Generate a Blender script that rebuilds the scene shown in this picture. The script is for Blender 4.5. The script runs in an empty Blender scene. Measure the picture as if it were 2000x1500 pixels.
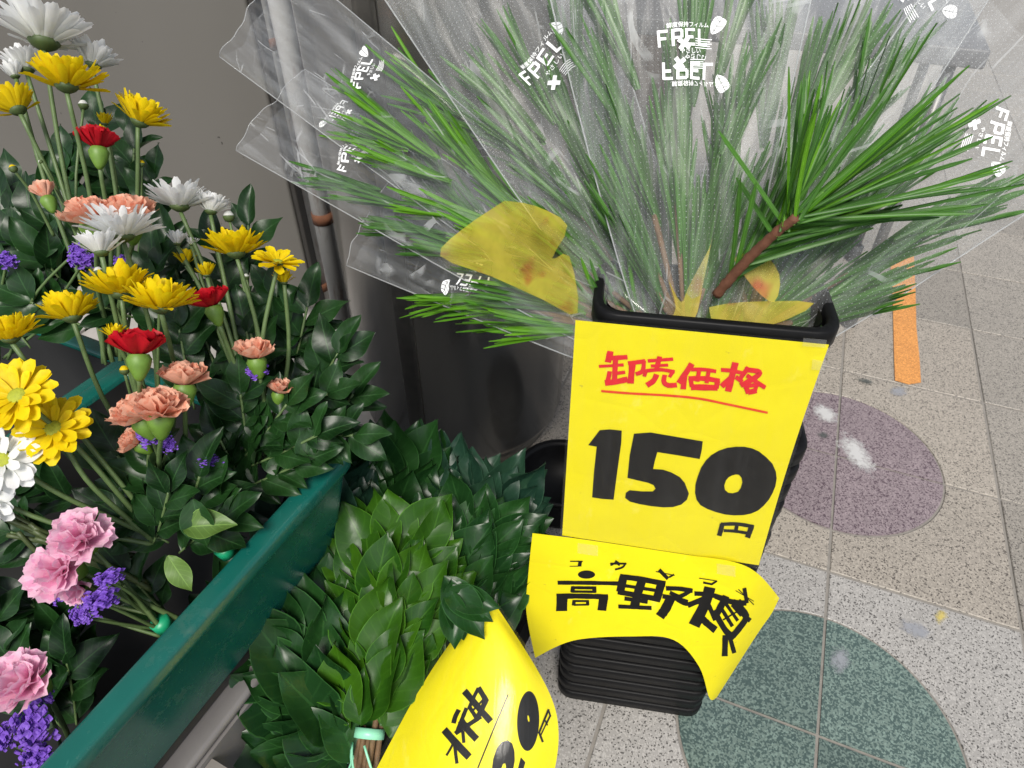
import bpy, math, random
from mathutils import Vector, Matrix, geometry, noise
from mathutils.bvhtree import BVHTree
random.seed(7)
sc = bpy.context.scene
COL = sc.collection
rad = math.radians
# ------------------------------------------------------------------ camera, sky, sun, exposure
T = 0.30                                   # paving tile, metres
FPX, PITCH, CAMH = 1323.7, 0.715137, 3.45203 * T
YAW, OX, OY = -0.389335, 0.856423 * T, 1.828736 * T
cd = bpy.data.cameras.new('camera'); cam = bpy.data.objects.new('camera', cd); COL.objects.link(cam)
cam.location = (0, 0, CAMH); cam.rotation_euler = (math.pi / 2 - PITCH, 0, 0)
cd.sensor_width = 36; cd.lens = FPX * 36 / 2000; cd.clip_start = 0.02; cd.clip_end = 200
cd.dof.use_dof = True; cd.dof.focus_distance = 0.66; cd.dof.aperture_fstop = 18.0
sc.camera = cam
w = bpy.data.worlds.new('World'); sc.world = w; w.use_nodes = True
nt = w.node_tree; bg = nt.nodes['Background']
sky = nt.nodes.new('ShaderNodeTexSky'); sky.sky_type = 'NISHITA'; sky.sun_disc = False
SUN_EL, SUN_AZ = rad(53), rad(186)          # azimuth measured clockwise from +Y
sky.sun_elevation = SUN_EL; sky.sun_rotation = SUN_AZ
hs = nt.nodes.new('ShaderNodeHueSaturation'); hs.inputs['Saturation'].default_value = 0.45
nt.links.new(sky.outputs[0], hs.inputs['Color']); nt.links.new(hs.outputs[0], bg.inputs[0])
bg.inputs[1].default_value = 0.085
sl = bpy.data.lights.new('sun', 'SUN'); sun = bpy.data.objects.new('sun', sl); COL.objects.link(sun)
sl.energy = 2.2; sl.angle = rad(24); sl.color = (1, 0.95, 0.87)
sd = Vector((math.sin(SUN_AZ) * math.cos(SUN_EL), math.cos(SUN_AZ) * math.cos(SUN_EL), math.sin(SUN_EL)))
sun.rotation_euler = sd.to_track_quat('Z', 'Y').to_euler(); sun.location = sd * 5
sc.view_settings.view_transform = 'Standard'; sc.view_settings.look = 'None'
sc.view_settings.exposure = 1.0; sc.view_settings.gamma = 1; sc.view_settings.use_curve_mapping = False
sc.render.engine = 'CYCLES'
sc.cycles.transparent_max_bounces = 28; sc.cycles.max_bounces = 8; sc.cycles.use_denoising = True
sc.cycles.caustics_reflective = False; sc.cycles.caustics_refractive = False

# ------------------------------------------------------------------ photograph pixel (2000 x 1500) -> point
CAM = Vector((0, 0, CAMH))
RX = Vector((1, 0, 0)); FW = Vector((0, math.cos(PITCH), -math.sin(PITCH))); UP = Vector((0, math.sin(PITCH), math.cos(PITCH)))
def ray(x, y): return RX * ((x - 1000) / FPX) - UP * ((y - 750) / FPX) + FW
def at(x, y, d): return CAM + ray(x, y) * d
def at_z(x, y, z=0.0):
    r = ray(x, y); return CAM + r * ((z - CAMH) / r.z)
def at_plane(x, y, p0, n):
    r = ray(x, y); return CAM + r * ((p0 - CAM).dot(n) / r.dot(n))
def cdir(a, b, c): return (RX * a + UP * b - FW * c).normalized()      # right, up, towards the camera
CU = Vector((math.cos(YAW), math.sin(YAW), 0)); CV = Vector((-math.sin(YAW), math.cos(YAW), 0))
def grid(u, v, z=0.0): return CU * (u * T + OX) + CV * (v * T + OY) + Vector((0, 0, z))

# ------------------------------------------------------------------ materials
class G:
    def __init__(s, name):
        s.m = bpy.data.materials.new(name); s.m.use_nodes = True; s.t = s.m.node_tree
        s.b = s.t.nodes['Principled BSDF']; s.out = s.t.nodes['Material Output']
    def n(s, typ, **kw):
        nd = s.t.nodes.new('ShaderNode' + typ)
        for k, v in kw.items(): setattr(nd, k, v)
        return nd
    def l(s, a, b): s.t.links.new(a, b)
    def math(s, op, a, b=None, clamp=False):
        nd = s.n('Math', operation=op, use_clamp=clamp)
        for i, x in enumerate((a, b)):
            if x is None: continue
            if isinstance(x, (int, float)): nd.inputs[i].default_value = x
            else: s.l(x, nd.inputs[i])
        return nd.outputs[0]
    def mix(s, f, a, b, blend='MIX'):
        nd = s.n('MixRGB', blend_type=blend)
        for i, x in enumerate((f, a, b)):
            if isinstance(x, (int, float)): nd.inputs[i].default_value = x
            elif isinstance(x, tuple): nd.inputs[i].default_value = (*x, 1) if len(x) == 3 else x
            else: s.l(x, nd.inputs[i])
        return nd.outputs[0]
    def ramp(s, f, stops):
        nd = s.n('ValToRGB'); e = nd.color_ramp.elements
        while len(e) < len(stops): e.new(0.5)
        for el, (p, c) in zip(e, stops):
            el.position = p; el.color = (*c, 1) if isinstance(c, tuple) else (c, c, c, 1)
        s.l(f, nd.inputs[0]); return nd.outputs[0]
    def noise(s, scale, detail=3, vec=None, rough=.5, out=0):
        nd = s.n('TexNoise'); nd.inputs['Scale'].default_value = scale; nd.inputs['Detail'].default_value = detail
        nd.inputs['Roughness'].default_value = rough
        if vec is not None: s.l(vec, nd.inputs['Vector'])
        return nd.outputs[out]
    def pos(s): return s.n('NewGeometry').outputs['Position']
    def obj(s): return s.n('TexCoord').outputs['Object']
    def scaled(s, vec, sc_):
        nd = s.n('Mapping'); nd.inputs['Scale'].default_value = sc_; s.l(vec, nd.inputs['Vector']); return nd.outputs[0]
    def rnd(s): return s.n('ObjectInfo').outputs['Random']
    def uv(s):
        nd = s.n('SeparateXYZ'); s.l(s.n('TexCoord').outputs['UV'], nd.inputs[0]); return nd.outputs[0], nd.outputs[1]
    def bump(s, h, strength, dist=.001):
        nd = s.n('Bump'); nd.inputs['Strength'].default_value = strength; nd.inputs['Distance'].default_value = dist
        s.l(h, nd.inputs['Height']); s.l(nd.outputs[0], s.b.inputs['Normal'])
    def base(s, c, rough=None, metal=None, spec=None):
        if isinstance(c, tuple): s.b.inputs['Base Color'].default_value = (*c, 1)
        else: s.l(c, s.b.inputs['Base Color'])
        for k, v in (('Roughness', rough), ('Metallic', metal), ('Specular IOR Level', spec)):
            if v is None: continue
            if isinstance(v, (int, float)): s.b.inputs[k].default_value = v
            else: s.l(v, s.b.inputs[k])
        return s
def simple(name, c, rough=.5, metal=0, var=.25, scale=30, bump=0, bscale=200, spec=.5):
    g = G(name); p = g.pos(); nz = g.noise(scale, 4, p)
    lo = tuple(x * (1 - var) for x in c); hi = tuple(min(1, x * (1 + var)) for x in c)
    g.base(g.mix(nz, lo, hi), g.math('ADD', g.math('MULTIPLY', nz, .2), rough - .1), metal, spec)
    if bump: g.bump(g.noise(bscale, 4, p), bump)
    return g.m
def granite(name, light, dark, dens, scale=330, tone=.18, spk2=None, rough=.5):
    g = G(name); p = g.pos()
    v = g.n('TexVoronoi'); v.inputs['Scale'].default_value = scale; g.l(p, v.inputs['Vector'])
    cell = g.n('SeparateColor'); g.l(v.outputs['Color'], cell.inputs[0])
    sp = g.math('LESS_THAN', cell.outputs[0], dens)
    li = g.math('GREATER_THAN', cell.outputs[1], .72)
    big = g.noise(6, 4, p, .6); mid = g.noise(90, 3, p)
    c = g.mix(big, tuple(x * .78 for x in light), tuple(min(1, x * 1.12) for x in light))
    c = g.mix(g.math('MULTIPLY', mid, .5), c, tuple(x * .72 for x in light))
    c = g.mix(g.math('MULTIPLY', li, .45), c, tuple(min(.9, x * 1.5) for x in light))
    c = g.mix(g.math('MULTIPLY', sp, .88), c, dark)
    r = g.rnd(); c = g.mix(1.0, c, g.ramp(r, [(0, 1 - tone), (1, 1.0)]), 'MULTIPLY')
    g.base(c, g.math('ADD', g.math('MULTIPLY', big, .25), rough - .1)); g.bump(mid, .25, .0006)
    return g.m
def leafmat(name, c0, c1, rough=.34, vein=.5, trans=.12, back=None, spec=.30):
    g = G(name); u, v = g.uv(); r = g.rnd(); p = g.pos()
    c = g.mix(r, c0, c1)
    c = g.mix(g.math('MULTIPLY', g.noise(70, 3, p), .55), c, tuple(x * .5 for x in c0))
    du = g.math('ABSOLUTE', g.math('SUBTRACT', u, .5))
    rib = g.math('LESS_THAN', du, .022)
    wv = g.n('TexWave'); wv.inputs['Scale'].default_value = 2.2; wv.inputs['Distortion'].default_value = .6
    cb = g.n('CombineXYZ'); g.l(g.math('SUBTRACT', v, g.math('MULTIPLY', du, .55)), cb.inputs[0]); g.l(cb.outputs[0], wv.inputs['Vector'])
    vn = g.math('GREATER_THAN', wv.outputs['Fac'], .94)
    lit = tuple(min(1, x * 1.9 + .01) for x in c1)
    c = g.mix(g.math('MULTIPLY', g.math('MAXIMUM', rib, g.math('MULTIPLY', vn, .30)), vein), c, lit)
    edge = g.math('GREATER_THAN', du, .482); c = g.mix(g.math('MULTIPLY', edge, .5), c, lit)
    if back:
        bf = g.n('NewGeometry').outputs['Backfacing']; c = g.mix(bf, c, back)
    g.base(c, g.math('ADD', g.math('MULTIPLY', g.noise(40, 2, p), .22), rough - .1), None, spec)
    g.bump(g.math('SUBTRACT', g.math('MULTIPLY', g.noise(160, 3, p), .5), g.math('MULTIPLY', rib, 1.0)), .28, .0006)
    tr = g.n('BsdfTranslucent'); g.l(c, tr.inputs[0]); mx = g.n('MixShader'); mx.inputs[0].default_value = trans
    g.l(g.b.outputs[0], mx.inputs[1]); g.l(tr.outputs[0], mx.inputs[2]); g.l(mx.outputs[0], g.out.inputs[0])
    return g.m
def petalmat(name, c_base, c_tip, streak=None, trans=.25, rough=.55):
    g = G(name); u, v = g.uv(); r = g.rnd(); p = g.pos()
    c = g.mix(g.math('POWER', v, .7), c_base, c_tip)
    n1 = g.noise(1.0, 3, g.scaled(g.n('TexCoord').outputs['UV'], (26, 2.5, 1)))
    c = g.mix(g.math('MULTIPLY', n1, .35), c, streak or tuple(x * .78 for x in c_tip))
    if streak:
        e = g.math('GREATER_THAN', g.noise(140, 3, p), .56); c = g.mix(g.math('MULTIPLY', e, .55), c, streak)
    c = g.mix(1.0, c, g.ramp(r, [(0, .86), (1, 1.0)]), 'MULTIPLY')
    g.base(c, rough, None, .3); g.bump(n1, .3, .0006)
    tr = g.n('BsdfTranslucent'); g.l(c, tr.inputs[0]); mx = g.n('MixShader'); mx.inputs[0].default_value = trans
    g.l(g.b.outputs[0], mx.inputs[1]); g.l(tr.outputs[0], mx.inputs[2]); g.l(mx.outputs[0], g.out.inputs[0])
    return g.m
def filmmat(name, haze=.08, streak=.10, dots=False, tint=(1, 1, 1), gloss=.07, gmin=.03, cre=1.0):
    """clear plastic film: mostly see-through, a little milky, glossy by fresnel, micro-perforations as white dots (uv in metres)"""
    g = G(name); g.t.nodes.remove(g.b); uvn = g.n('TexCoord').outputs['UV']; p = g.pos()
    sx = g.n('SeparateXYZ'); g.l(uvn, sx.inputs[0])
    st = g.noise(1, 4, g.scaled(uvn, (90, 7, 1)), .6)
    st = g.ramp(st, [(.45, 0.0), (.8, 1.0)])
    big = g.ramp(g.noise(9, 2, p), [(.35, .5), (.7, 1.2)])
    f = g.math('ADD', haze, g.math('MULTIPLY', g.math('MULTIPLY', st, streak), big))
    def crease(sc_, wd, amt):
        vo = g.n('TexVoronoi', feature='DISTANCE_TO_EDGE'); vo.inputs['Scale'].default_value = 1
        wp = g.n('VectorMath', operation='ADD'); g.l(g.scaled(uvn, sc_), wp.inputs[0])
        nv = g.n('TexNoise'); nv.inputs['Scale'].default_value = 5; g.l(uvn, nv.inputs['Vector']); g.l(nv.outputs[1], wp.inputs[1]); g.l(wp.outputs[0], vo.inputs['Vector'])
        msk = g.ramp(g.noise(26, 2, p), [(.5, 0.0), (.62, 1.0)])
        return vo.outputs['Distance'], g.math('MULTIPLY', g.math('MULTIPLY', g.math('LESS_THAN', vo.outputs['Distance'], wd), msk), amt)
    ds, cr = crease((24, 6, 1), .010, .42 * cre); ds2, cr2 = crease((55, 17, 1), .009, .25 * cre)
    f = g.math('MAXIMUM', f, g.math('MAXIMUM', cr, cr2))
    if dots:
        def fr(x): return g.math('SUBTRACT', g.math('FRACT', g.math('DIVIDE', x, .0046)), .5)
        a, b = fr(sx.outputs[0]), fr(sx.outputs[1])
        d = g.math('ADD', g.math('MULTIPLY', a, a), g.math('MULTIPLY', b, b))
        f = g.math('MAXIMUM', f, g.math('MULTIPLY', g.math('LESS_THAN', d, .008), g.math('MULTIPLY', g.noise(22, 2, p), .8)))
    tp = g.n('BsdfTransparent'); tp.inputs[0].default_value = (*tint, 1)
    df = g.n('BsdfDiffuse'); df.inputs[0].default_value = (.8, .82, .83, 1)
    tl = g.n('BsdfTranslucent'); tl.inputs[0].default_value = (.8, .82, .83, 1)
    dm = g.n('MixShader'); dm.inputs[0].default_value = .5; g.l(df.outputs[0], dm.inputs[1]); g.l(tl.outputs[0], dm.inputs[2])
    m1 = g.n('MixShader'); g.l(f, m1.inputs[0]); g.l(tp.outputs[0], m1.inputs[1]); g.l(dm.outputs[0], m1.inputs[2])
    bp = g.n('Bump'); bp.inputs['Strength'].default_value = .5; bp.inputs['Distance'].default_value = .004
    g.l(g.math('ADD', g.noise(1, 3, g.scaled(uvn, (38, 9, 1))), g.math('ADD', g.math('MULTIPLY', ds, 1.6 * cre), g.math('MULTIPLY', ds2, .8 * cre))), bp.inputs['Height'])
    gl = g.n('BsdfGlossy'); gl.inputs['Roughness'].default_value = gloss; g.l(bp.outputs[0], gl.inputs['Normal'])
    lw = g.n('LayerWeight'); g.l(bp.outputs[0], lw.inputs['Normal'])
    fz = g.math('ADD', g.math('MULTIPLY', g.math('POWER', lw.outputs['Facing'], 4.0), .7), gmin)
    m2 = g.n('MixShader'); g.l(fz, m2.inputs[0]); g.l(m1.outputs[0], m2.inputs[1]); g.l(gl.outputs[0], m2.inputs[2])
    g.l(m2.outputs[0], g.out.inputs[0]); return g.m
MAT = {}
def trough_mat():
    g = G('green_plastic'); p = g.pos(); n1 = g.noise(14, 5, p, .65)
    c = g.mix(n1, (.003, .070, .056), (.006, .100, .080))
    scr = g.ramp(g.noise(1, 4, g.scaled(p, (260, 60, 260)), .7), [(.64, 0.0), (.70, 1.0)]); c = g.mix(g.math('MULTIPLY', scr, .25), c, (.06, .22, .18))
    dst = g.ramp(g.noise(34, 5, p, .75), [(.55, 0.0), (.72, 1.0)]); c = g.mix(g.math('MULTIPLY', dst, .22), c, (.10, .12, .09))
    g.base(c, g.math('ADD', g.math('MULTIPLY', dst, .3), .24)); g.bump(g.noise(700, 3, p), .14, .0005); return g.m
MAT['green_plastic'] = trough_mat()
MAT['black_plastic'] = simple('black_plastic', (.005, .005, .0055), .45, 0, .5, 60, .1, 700, .14)
MAT['black_liner'] = simple('black_liner', (.006, .006, .006), .7)
MAT['grey_plastic'] = simple('grey_plastic', (.16, .15, .145), .38, 0, .15, 30, .1, 900)
MAT['taupe'] = simple('taupe_board', (.17, .155, .14), .6, 0, .2, 25, .15, 500)
MAT['dark_wood'] = simple('dark_board', (.03, .027, .024), .7, 0, .4, 30)
MAT['ink'] = simple('black_ink', (.007, .0065, .006), .6, 0, .7, 90, 0, 200, .2)
MAT['red_ink'] = simple('red_ink', (.62, .012, .02), .5, 0, .2, 150)
MAT['orange_ink'] = simple('orange_red_ink', (.66, .05, .01), .5, 0, .2, 150)
MAT['white_print'] = simple('white_print', (.85, .86, .86), .5, 0, .05)
MAT['stem_green'] = simple('stem_green', (.085, .135, .045), .5, 0, .3, 120, .2, 500)
MAT['stem_olive'] = simple('stem_olive', (.05, .07, .022), .5, 0, .4, 120, .2, 500)
MAT['stem_brown'] = simple('stem_brown', (.13, .075, .035), .75, 0, .5, 160, .5, 500)
MAT['bark'] = simple('pine_bark', (.12, .045, .022), .75, 0, .4, 160, .5, 500)
MAT['calyx'] = simple('calyx_green', (.10, .19, .022), .5, 0, .3, 150)
MAT['calyx_dark'] = simple('calyx_dark', (.05, .08, .02), .6, 0, .4, 200)
MAT['disc'] = simple('flower_disc', (.30, .33, .02), .7, 0, .3, 300, .6, 900)
MAT['tie'] = simple('mint_tape', (.25, .62, .42), .4, 0, .1)
MAT['tie_green'] = simple('green_tape', (.01, .30, .14), .4, 0, .1)
MAT['rubber'] = simple('rubber', (.015, .015, .015), .6)
MAT['steel_leg'] = simple('grey_steel', (.12, .115, .11), .4, .6)
MAT['bench'] = simple('bench_top', (.10, .10, .105), .5, 0, .3, 5)
MAT['dark_shop'] = simple('dark_shopfront', (.055, .04, .033), .45, 0, .6, 3)
def paper_mat():
    g = G('yellow_paper'); p = g.pos(); n1 = g.noise(14, 4, p, .6); n2 = g.noise(420, 2, p)
    c = g.mix(n1, (.67, .565, .004), (.80, .71, .007)); c = g.mix(g.math('MULTIPLY', n2, .14), c, (.62, .50, .01))
    sc_ = g.ramp(g.noise(1, 5, g.scaled(p, (40, 12, 24)), .7), [(.60, 0.0), (.75, 1.0)]); c = g.mix(g.math('MULTIPLY', sc_, .16), c, (.9, .86, .4))
    dirt = g.ramp(g.noise(130, 2, p), [(.74, 0.0), (.78, 1.0)]); c = g.mix(g.math('MULTIPLY', dirt, .35), c, (.25, .2, .05))
    g.base(c, .5, None, .3)
    cr = g.n('TexVoronoi', feature='DISTANCE_TO_EDGE'); cr.inputs['Scale'].default_value = 14; g.l(p, cr.inputs['Vector'])
    g.bump(g.math('ADD', g.math('MULTIPLY', g.noise(30, 3, p), .8), g.math('ADD', g.math('MULTIPLY', n2, .08), g.math('MULTIPLY', g.math('MINIMUM', cr.outputs['Distance'], .06), 3.0))), .35, .0022); return g.m
MAT['yellow_paper'] = paper_mat()
def insert_mat():
    g = G('yellow_insert'); p = g.pos()
    rd = g.ramp(g.noise(22, 2, p), [(.60, 0.0), (.68, 1.0)])
    c = g.mix(rd, g.mix(g.noise(60, 3, p), (.40, .33, .02), (.60, .50, .05)), (.42, .08, .02)); g.base(c, .4)
    tp = g.n('BsdfTransparent'); tp.inputs[0].default_value = (1, .92, .45, 1); mx = g.n('MixShader')
    g.l(g.math('ADD', g.math('MULTIPLY', g.noise(28, 3, p), .85), .0), mx.inputs[0]); g.l(tp.outputs[0], mx.inputs[1]); g.l(g.b.outputs[0], mx.inputs[2]); g.l(mx.outputs[0], g.out.inputs[0]); return g.m
MAT['insert'] = insert_mat()
MAT['film'] = filmmat('clear_film', .05, .18, False, (1, 1, 1), .09, .035)
MAT['film_dots'] = filmmat('perforated_film', .085, .22, True, (1, 1, 1), .22, .007)
MAT['pocket'] = filmmat('clear_pocket', .006, .015, False, (1, 1, 1), .10, .008, 0.0)
MAT['seam'] = filmmat('film_seam', .45, .2)
MAT['tape'] = filmmat('clear_tape', .14, .1)
MAT['tile_white'] = granite('tile_white', (.355, .34, .32), (.05, .046, .042), .13, 500)
MAT['tile_beige'] = granite('tile_beige', (.335, .30, .255), (.06, .05, .042), .14, 450)
MAT['tile_grey'] = granite('tile_grey', (.29, .265, .23), (.06, .052, .045), .14, 480)
MAT['disc_green'] = granite('disc_green', (.15, .205, .18), (.045, .075, .07), .46, 400, .22, None, .3)
MAT['disc_purple'] = granite('disc_purple', (.235, .19, .20), (.06, .035, .048), .26, 430, .1)
MAT['rough_stone'] = simple('rough_stone', (.33, .31, .29), .8, 0, .5, 14, .9, 60)
MAT['grout'] = simple('grout', (.21, .195, .175), .85, 0, .3, 60, .4, 400)
MAT['orange'] = granite('orange_paint', (.62, .27, .07), (.40, .16, .04), .18, 380, .05)
def stain(name, c, thr):
    g = G(name); p = g.pos(); u, v = g.uv()
    g.base(c, .7); tp = g.n('BsdfTransparent'); mx = g.n('MixShader')
    a = g.math('MULTIPLY', g.ramp(g.math('SUBTRACT', g.math('ADD', g.noise(75, 6, p, .8), g.math('MULTIPLY', g.noise(18, 2, p), .3)), g.math('MULTIPLY', u, .75)), [(thr, 0.0), (thr + .3, 1.0)]), .7)
    g.l(a, mx.inputs[0]); g.l(tp.outputs[0], mx.inputs[1]); g.l(g.b.outputs[0], mx.inputs[2]); g.l(mx.outputs[0], g.out.inputs[0]); return g.m
MAT['stain_white'] = stain('stain_white', (.62, .62, .61), .14)
MAT['stain_dark'] = stain('stain_dark', (.07, .08, .075), .20)
MAT['stain_blue'] = stain('stain_blue', (.30, .31, .34), .20)
MAT['stain_yellow'] = stain('stain_yellow', (.6, .48, .12), .22)
def wall_mat():
    g = G('grey_panel'); p = g.pos(); n1 = g.noise(1, 2, g.scaled(p, (2.2, 2.2, .35))); n2 = g.noise(120, 4, p)
    c = g.mix(n1, (.110, .104, .094), (.200, .190, .172)); c = g.mix(g.math('GREATER_THAN', g.noise(60, 2, p), .76), c, (.05, .045, .04))
    g.base(c, .42, .25); g.bump(n2, .12, .0006); return g.m
MAT['wall'] = wall_mat()
def pipe_mat():
    g = G('painted_pipe'); p = g.pos(); n1 = g.ramp(g.noise(1, 5, g.scaled(p, (22, 22, 5)), .65), [(.52, 0.0), (.66, 1.0)])
    c = g.mix(n1, g.mix(g.noise(20, 3, p), (.34, .335, .32), (.50, .49, .47)), (.13, .045, .018))
    g.base(c, g.math('ADD', g.math('MULTIPLY', n1, .4), .42)); g.bump(g.noise(90, 4, p), .3, .001); return g.m
MAT['pipe'] = pipe_mat()
MAT['rust'] = simple('rust', (.12, .045, .02), .85, 0, .6, 70, .6, 200)
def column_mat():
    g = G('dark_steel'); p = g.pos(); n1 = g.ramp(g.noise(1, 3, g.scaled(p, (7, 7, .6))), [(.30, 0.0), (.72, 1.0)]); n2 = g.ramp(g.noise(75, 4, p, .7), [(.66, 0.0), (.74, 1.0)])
    c = g.mix(n1, (.075, .08, .085), (.25, .24, .225)); c = g.mix(g.math('MULTIPLY', n2, .5), c, (.12, .075, .05))  # soft vertical bands imitate reflections in the steel's base colour
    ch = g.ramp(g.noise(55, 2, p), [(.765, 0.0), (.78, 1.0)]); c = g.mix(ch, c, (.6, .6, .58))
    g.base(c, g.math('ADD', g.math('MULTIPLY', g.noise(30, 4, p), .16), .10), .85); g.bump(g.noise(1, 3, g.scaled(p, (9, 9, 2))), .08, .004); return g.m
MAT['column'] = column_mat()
MAT['seam_strip'] = simple('seam_strip', (.17, .16, .145), .42, .6, .4, 60, .3, 200)
MAT['sakaki'] = leafmat('sakaki_leaf', (.008, .036, .009), (.018, .070, .013), .30, .3, .08, (.06, .12, .05))
MAT['sakaki_bright'] = leafmat('sakaki_bright_leaf', (.013, .060, .005), (.040, .120, .005), .33, .25, .12, (.09, .16, .05))
MAT['sakaki_blue'] = leafmat('sakaki_blue_leaf', (.011, .038, .024), (.020, .056, .030), .30, .25, .06, (.06, .11, .06))
MAT['leaf'] = leafmat('bouquet_leaf', (.005, .022, .005), (.015, .054, .011), .34, .45, .10, (.07, .13, .05))
MAT['leaf_light'] = leafmat('pale_leaf', (.09, .17, .035), (.14, .24, .05), .4, .4, .25)
MAT['needle'] = leafmat('pine_needle', (.040, .15, .006), (.11, .28, .012), .36, .8, .2, (.10, .2, .04))
MAT['needle_dark'] = leafmat('pine_needle_dark', (.028, .095, .012), (.06, .17, .02), .36, .8, .15, (.06, .12, .04))
MAT['p_white'] = petalmat('white_petal', (.80, .82, .72), (.92, .92, .92), (.84, .85, .87), .45)
MAT['p_yellow'] = petalmat('yellow_petal', (.74, .54, .004), (.90, .72, .004), (.80, .54, .003), .35)
MAT['p_red'] = petalmat('red_petal', (.28, .003, .008), (.50, .004, .014), (.32, .002, .01), .15)
MAT['p_peach'] = petalmat('peach_petal', (.84, .40, .26), (.93, .58, .43), (.80, .27, .16), .35)
MAT['p_pink'] = petalmat('pink_petal', (.84, .30, .50), (.94, .68, .79), (.86, .34, .58), .35)
MAT['purple'] = petalmat('statice_purple', (.07, .02, .25), (.20, .08, .55), (.30, .16, .66), .2)

# ------------------------------------------------------------------ object helpers
def link(o): COL.objects.link(o); return o
def mesh(name, V, F, mat=None, smooth=True, uv=None):
    me = bpy.data.meshes.new(name); me.from_pydata([tuple(v) for v in V], [], F); me.update()
    if smooth: me.polygons.foreach_set('use_smooth', [True] * len(me.polygons))
    if uv:
        ul = me.uv_layers.new(name='UVMap')
        li = [0] * len(me.loops); me.loops.foreach_get('vertex_index', li)
        ul.data.foreach_set('uv', [c for i in li for c in uv[i]])
    if mat: me.materials.append(MAT[mat])
    return me
def put(name, me, parent=None, mw=None, **props):
    o = bpy.data.objects.new(name, me); link(o)
    if mw is not None:
        o.matrix_basis = (ROOTINV[parent.name] @ mw) if parent is not None and parent.name in ROOTINV else mw
    if parent is not None: o.parent = parent
    for k, v in props.items(): o[k] = v
    return o
ROOTINV = {}
def thing(name, label, cat, loc=(0, 0, 0), group=None):
    o = bpy.data.objects.new(name, None); link(o); o.location = loc; o['label'] = label; o['category'] = cat
    o.empty_display_size = .02
    if group: o['group'] = group
    ROOTINV[o.name] = Matrix.Translation(-Vector(loc)); return o
def tag(o, label, cat, group=None):
    o['label'] = label; o['category'] = cat
    if group: o['group'] = group
    return o
class MB:
    def __init__(s): s.V = []; s.F = []; s.U = []
    def add(s, V, F, U=None):
        k = len(s.V); s.V += [Vector(v) for v in V]; s.F += [tuple(i + k for i in f) for f in F]; s.U += U or [(0, 0)] * len(V)
    def box(s, o, a, b, c):                       # corner + three edge vectors
        o = Vector(o); P = [o, o + a, o + a + b, o + b]; P += [p + c for p in P]
        s.add(P, [(3, 2, 1, 0), (4, 5, 6, 7), (0, 1, 5, 4), (1, 2, 6, 5), (2, 3, 7, 6), (3, 0, 4, 7)])
    def tube(s, pts, r, n=8, cap=True):
        k = len(s.V); prev = None
        for i, p in enumerate(pts):
            d = (pts[min(i + 1, len(pts) - 1)] - pts[max(i - 1, 0)]).normalized()
            a = d.orthogonal().normalized() if prev is None else (prev - d * prev.dot(d)).normalized()
            prev = a; b = d.cross(a); rr = r[i] if isinstance(r, (list, tuple)) else r
            for j in range(n):
                t = 2 * math.pi * j / n; s.V.append(p + (a * math.cos(t) + b * math.sin(t)) * rr); s.U.append((j / n, i / max(1, len(pts) - 1)))
        for i in range(len(pts) - 1):
            for j in range(n):
                q = (j + 1) % n; s.F.append((k + i * n + j, k + i * n + q, k + (i + 1) * n + q, k + (i + 1) * n + j))
        if cap:
            s.F.append(tuple(k + j for j in range(n - 1, -1, -1))); e = k + (len(pts) - 1) * n; s.F.append(tuple(e + j for j in range(n)))
    def lathe(s, prof, c=Vector((0, 0, 0)), n=24):
        k = len(s.V)
        for i, (r, z) in enumerate(prof):
            for j in range(n):
                t = 2 * math.pi * j / n; s.V.append(Vector((c[0] + r * math.cos(t), c[1] + r * math.sin(t), c[2] + z))); s.U.append((j / n, i / (len(prof) - 1)))
        for i in range(len(prof) - 1):
            for j in range(n):
                q = (j + 1) % n; s.F.append((k + i * n + j, k + i * n + q, k + (i + 1) * n + q, k + (i + 1) * n + j))
    def obj(s, name, mat, parent=None, smooth=False, bevel=0, **props):
        me = mesh(name, s.V, s.F, mat, smooth, s.U)
        if parent is not None and parent.name in ROOTINV: me.transform(ROOTINV[parent.name])
        o = put(name, me, parent, None, **props)
        if bevel:
            m = o.modifiers.new('bevel', 'BEVEL'); m.width = bevel; m.segments = 3; m.limit_method = 'ANGLE'; m.angle_limit = rad(40)
            me.polygons.foreach_set('use_smooth', [True] * len(me.polygons))
        return o
def inside(p, loops):
    c = False
    for L in loops:
        j = len(L) - 1
        for i in range(len(L)):
            a, b = L[i], L[j]
            if (a[1] > p[1]) != (b[1] > p[1]) and p[0] < (b[0] - a[0]) * (p[1] - a[1]) / (b[1] - a[1]) + a[0]: c = not c
            j = i
    return c
def fill(loops, step=0):
    """triangulate an outline with holes (even-odd); step adds inner points so that it can follow a bend"""
    V = []; E = []
    for L in loops:
        k = len(V); V += [Vector((p[0], p[1])) for p in L]; E += [(k + i, k + (i + 1) % len(L)) for i in range(len(L))]
    if step:
        xs = [v.x for v in V]; ys = [v.y for v in V]; x = min(xs) + step * .5
        while x < max(xs):
            y = min(ys) + step * .37
            while y < max(ys):
                if inside((x, y), loops): V.append(Vector((x, y)))
                y += step
            x += step
    r = geometry.delaunay_2d_cdt(V, E, [], 0, 1e-6)
    vs = r[0]; fs = [f for f in r[2] if inside((sum(vs[i].x for i in f) / len(f), sum(vs[i].y for i in f) / len(f)), loops)]
    return vs, fs
def catmull(P, n):
    out = []
    for i in range(len(P) - 1):
        a, b, c, d = P[max(i - 1, 0)], P[i], P[i + 1], P[min(i + 2, len(P) - 1)]
        for k in range(n):
            t = k / n; out.append(((b * 2) + (c - a) * t + (a * 2 - b * 5 + c * 4 - d) * t * t + (b * 3 - a - c * 3 + d) * t ** 3) * .5)
    out.append(P[-1]); return out

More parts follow.
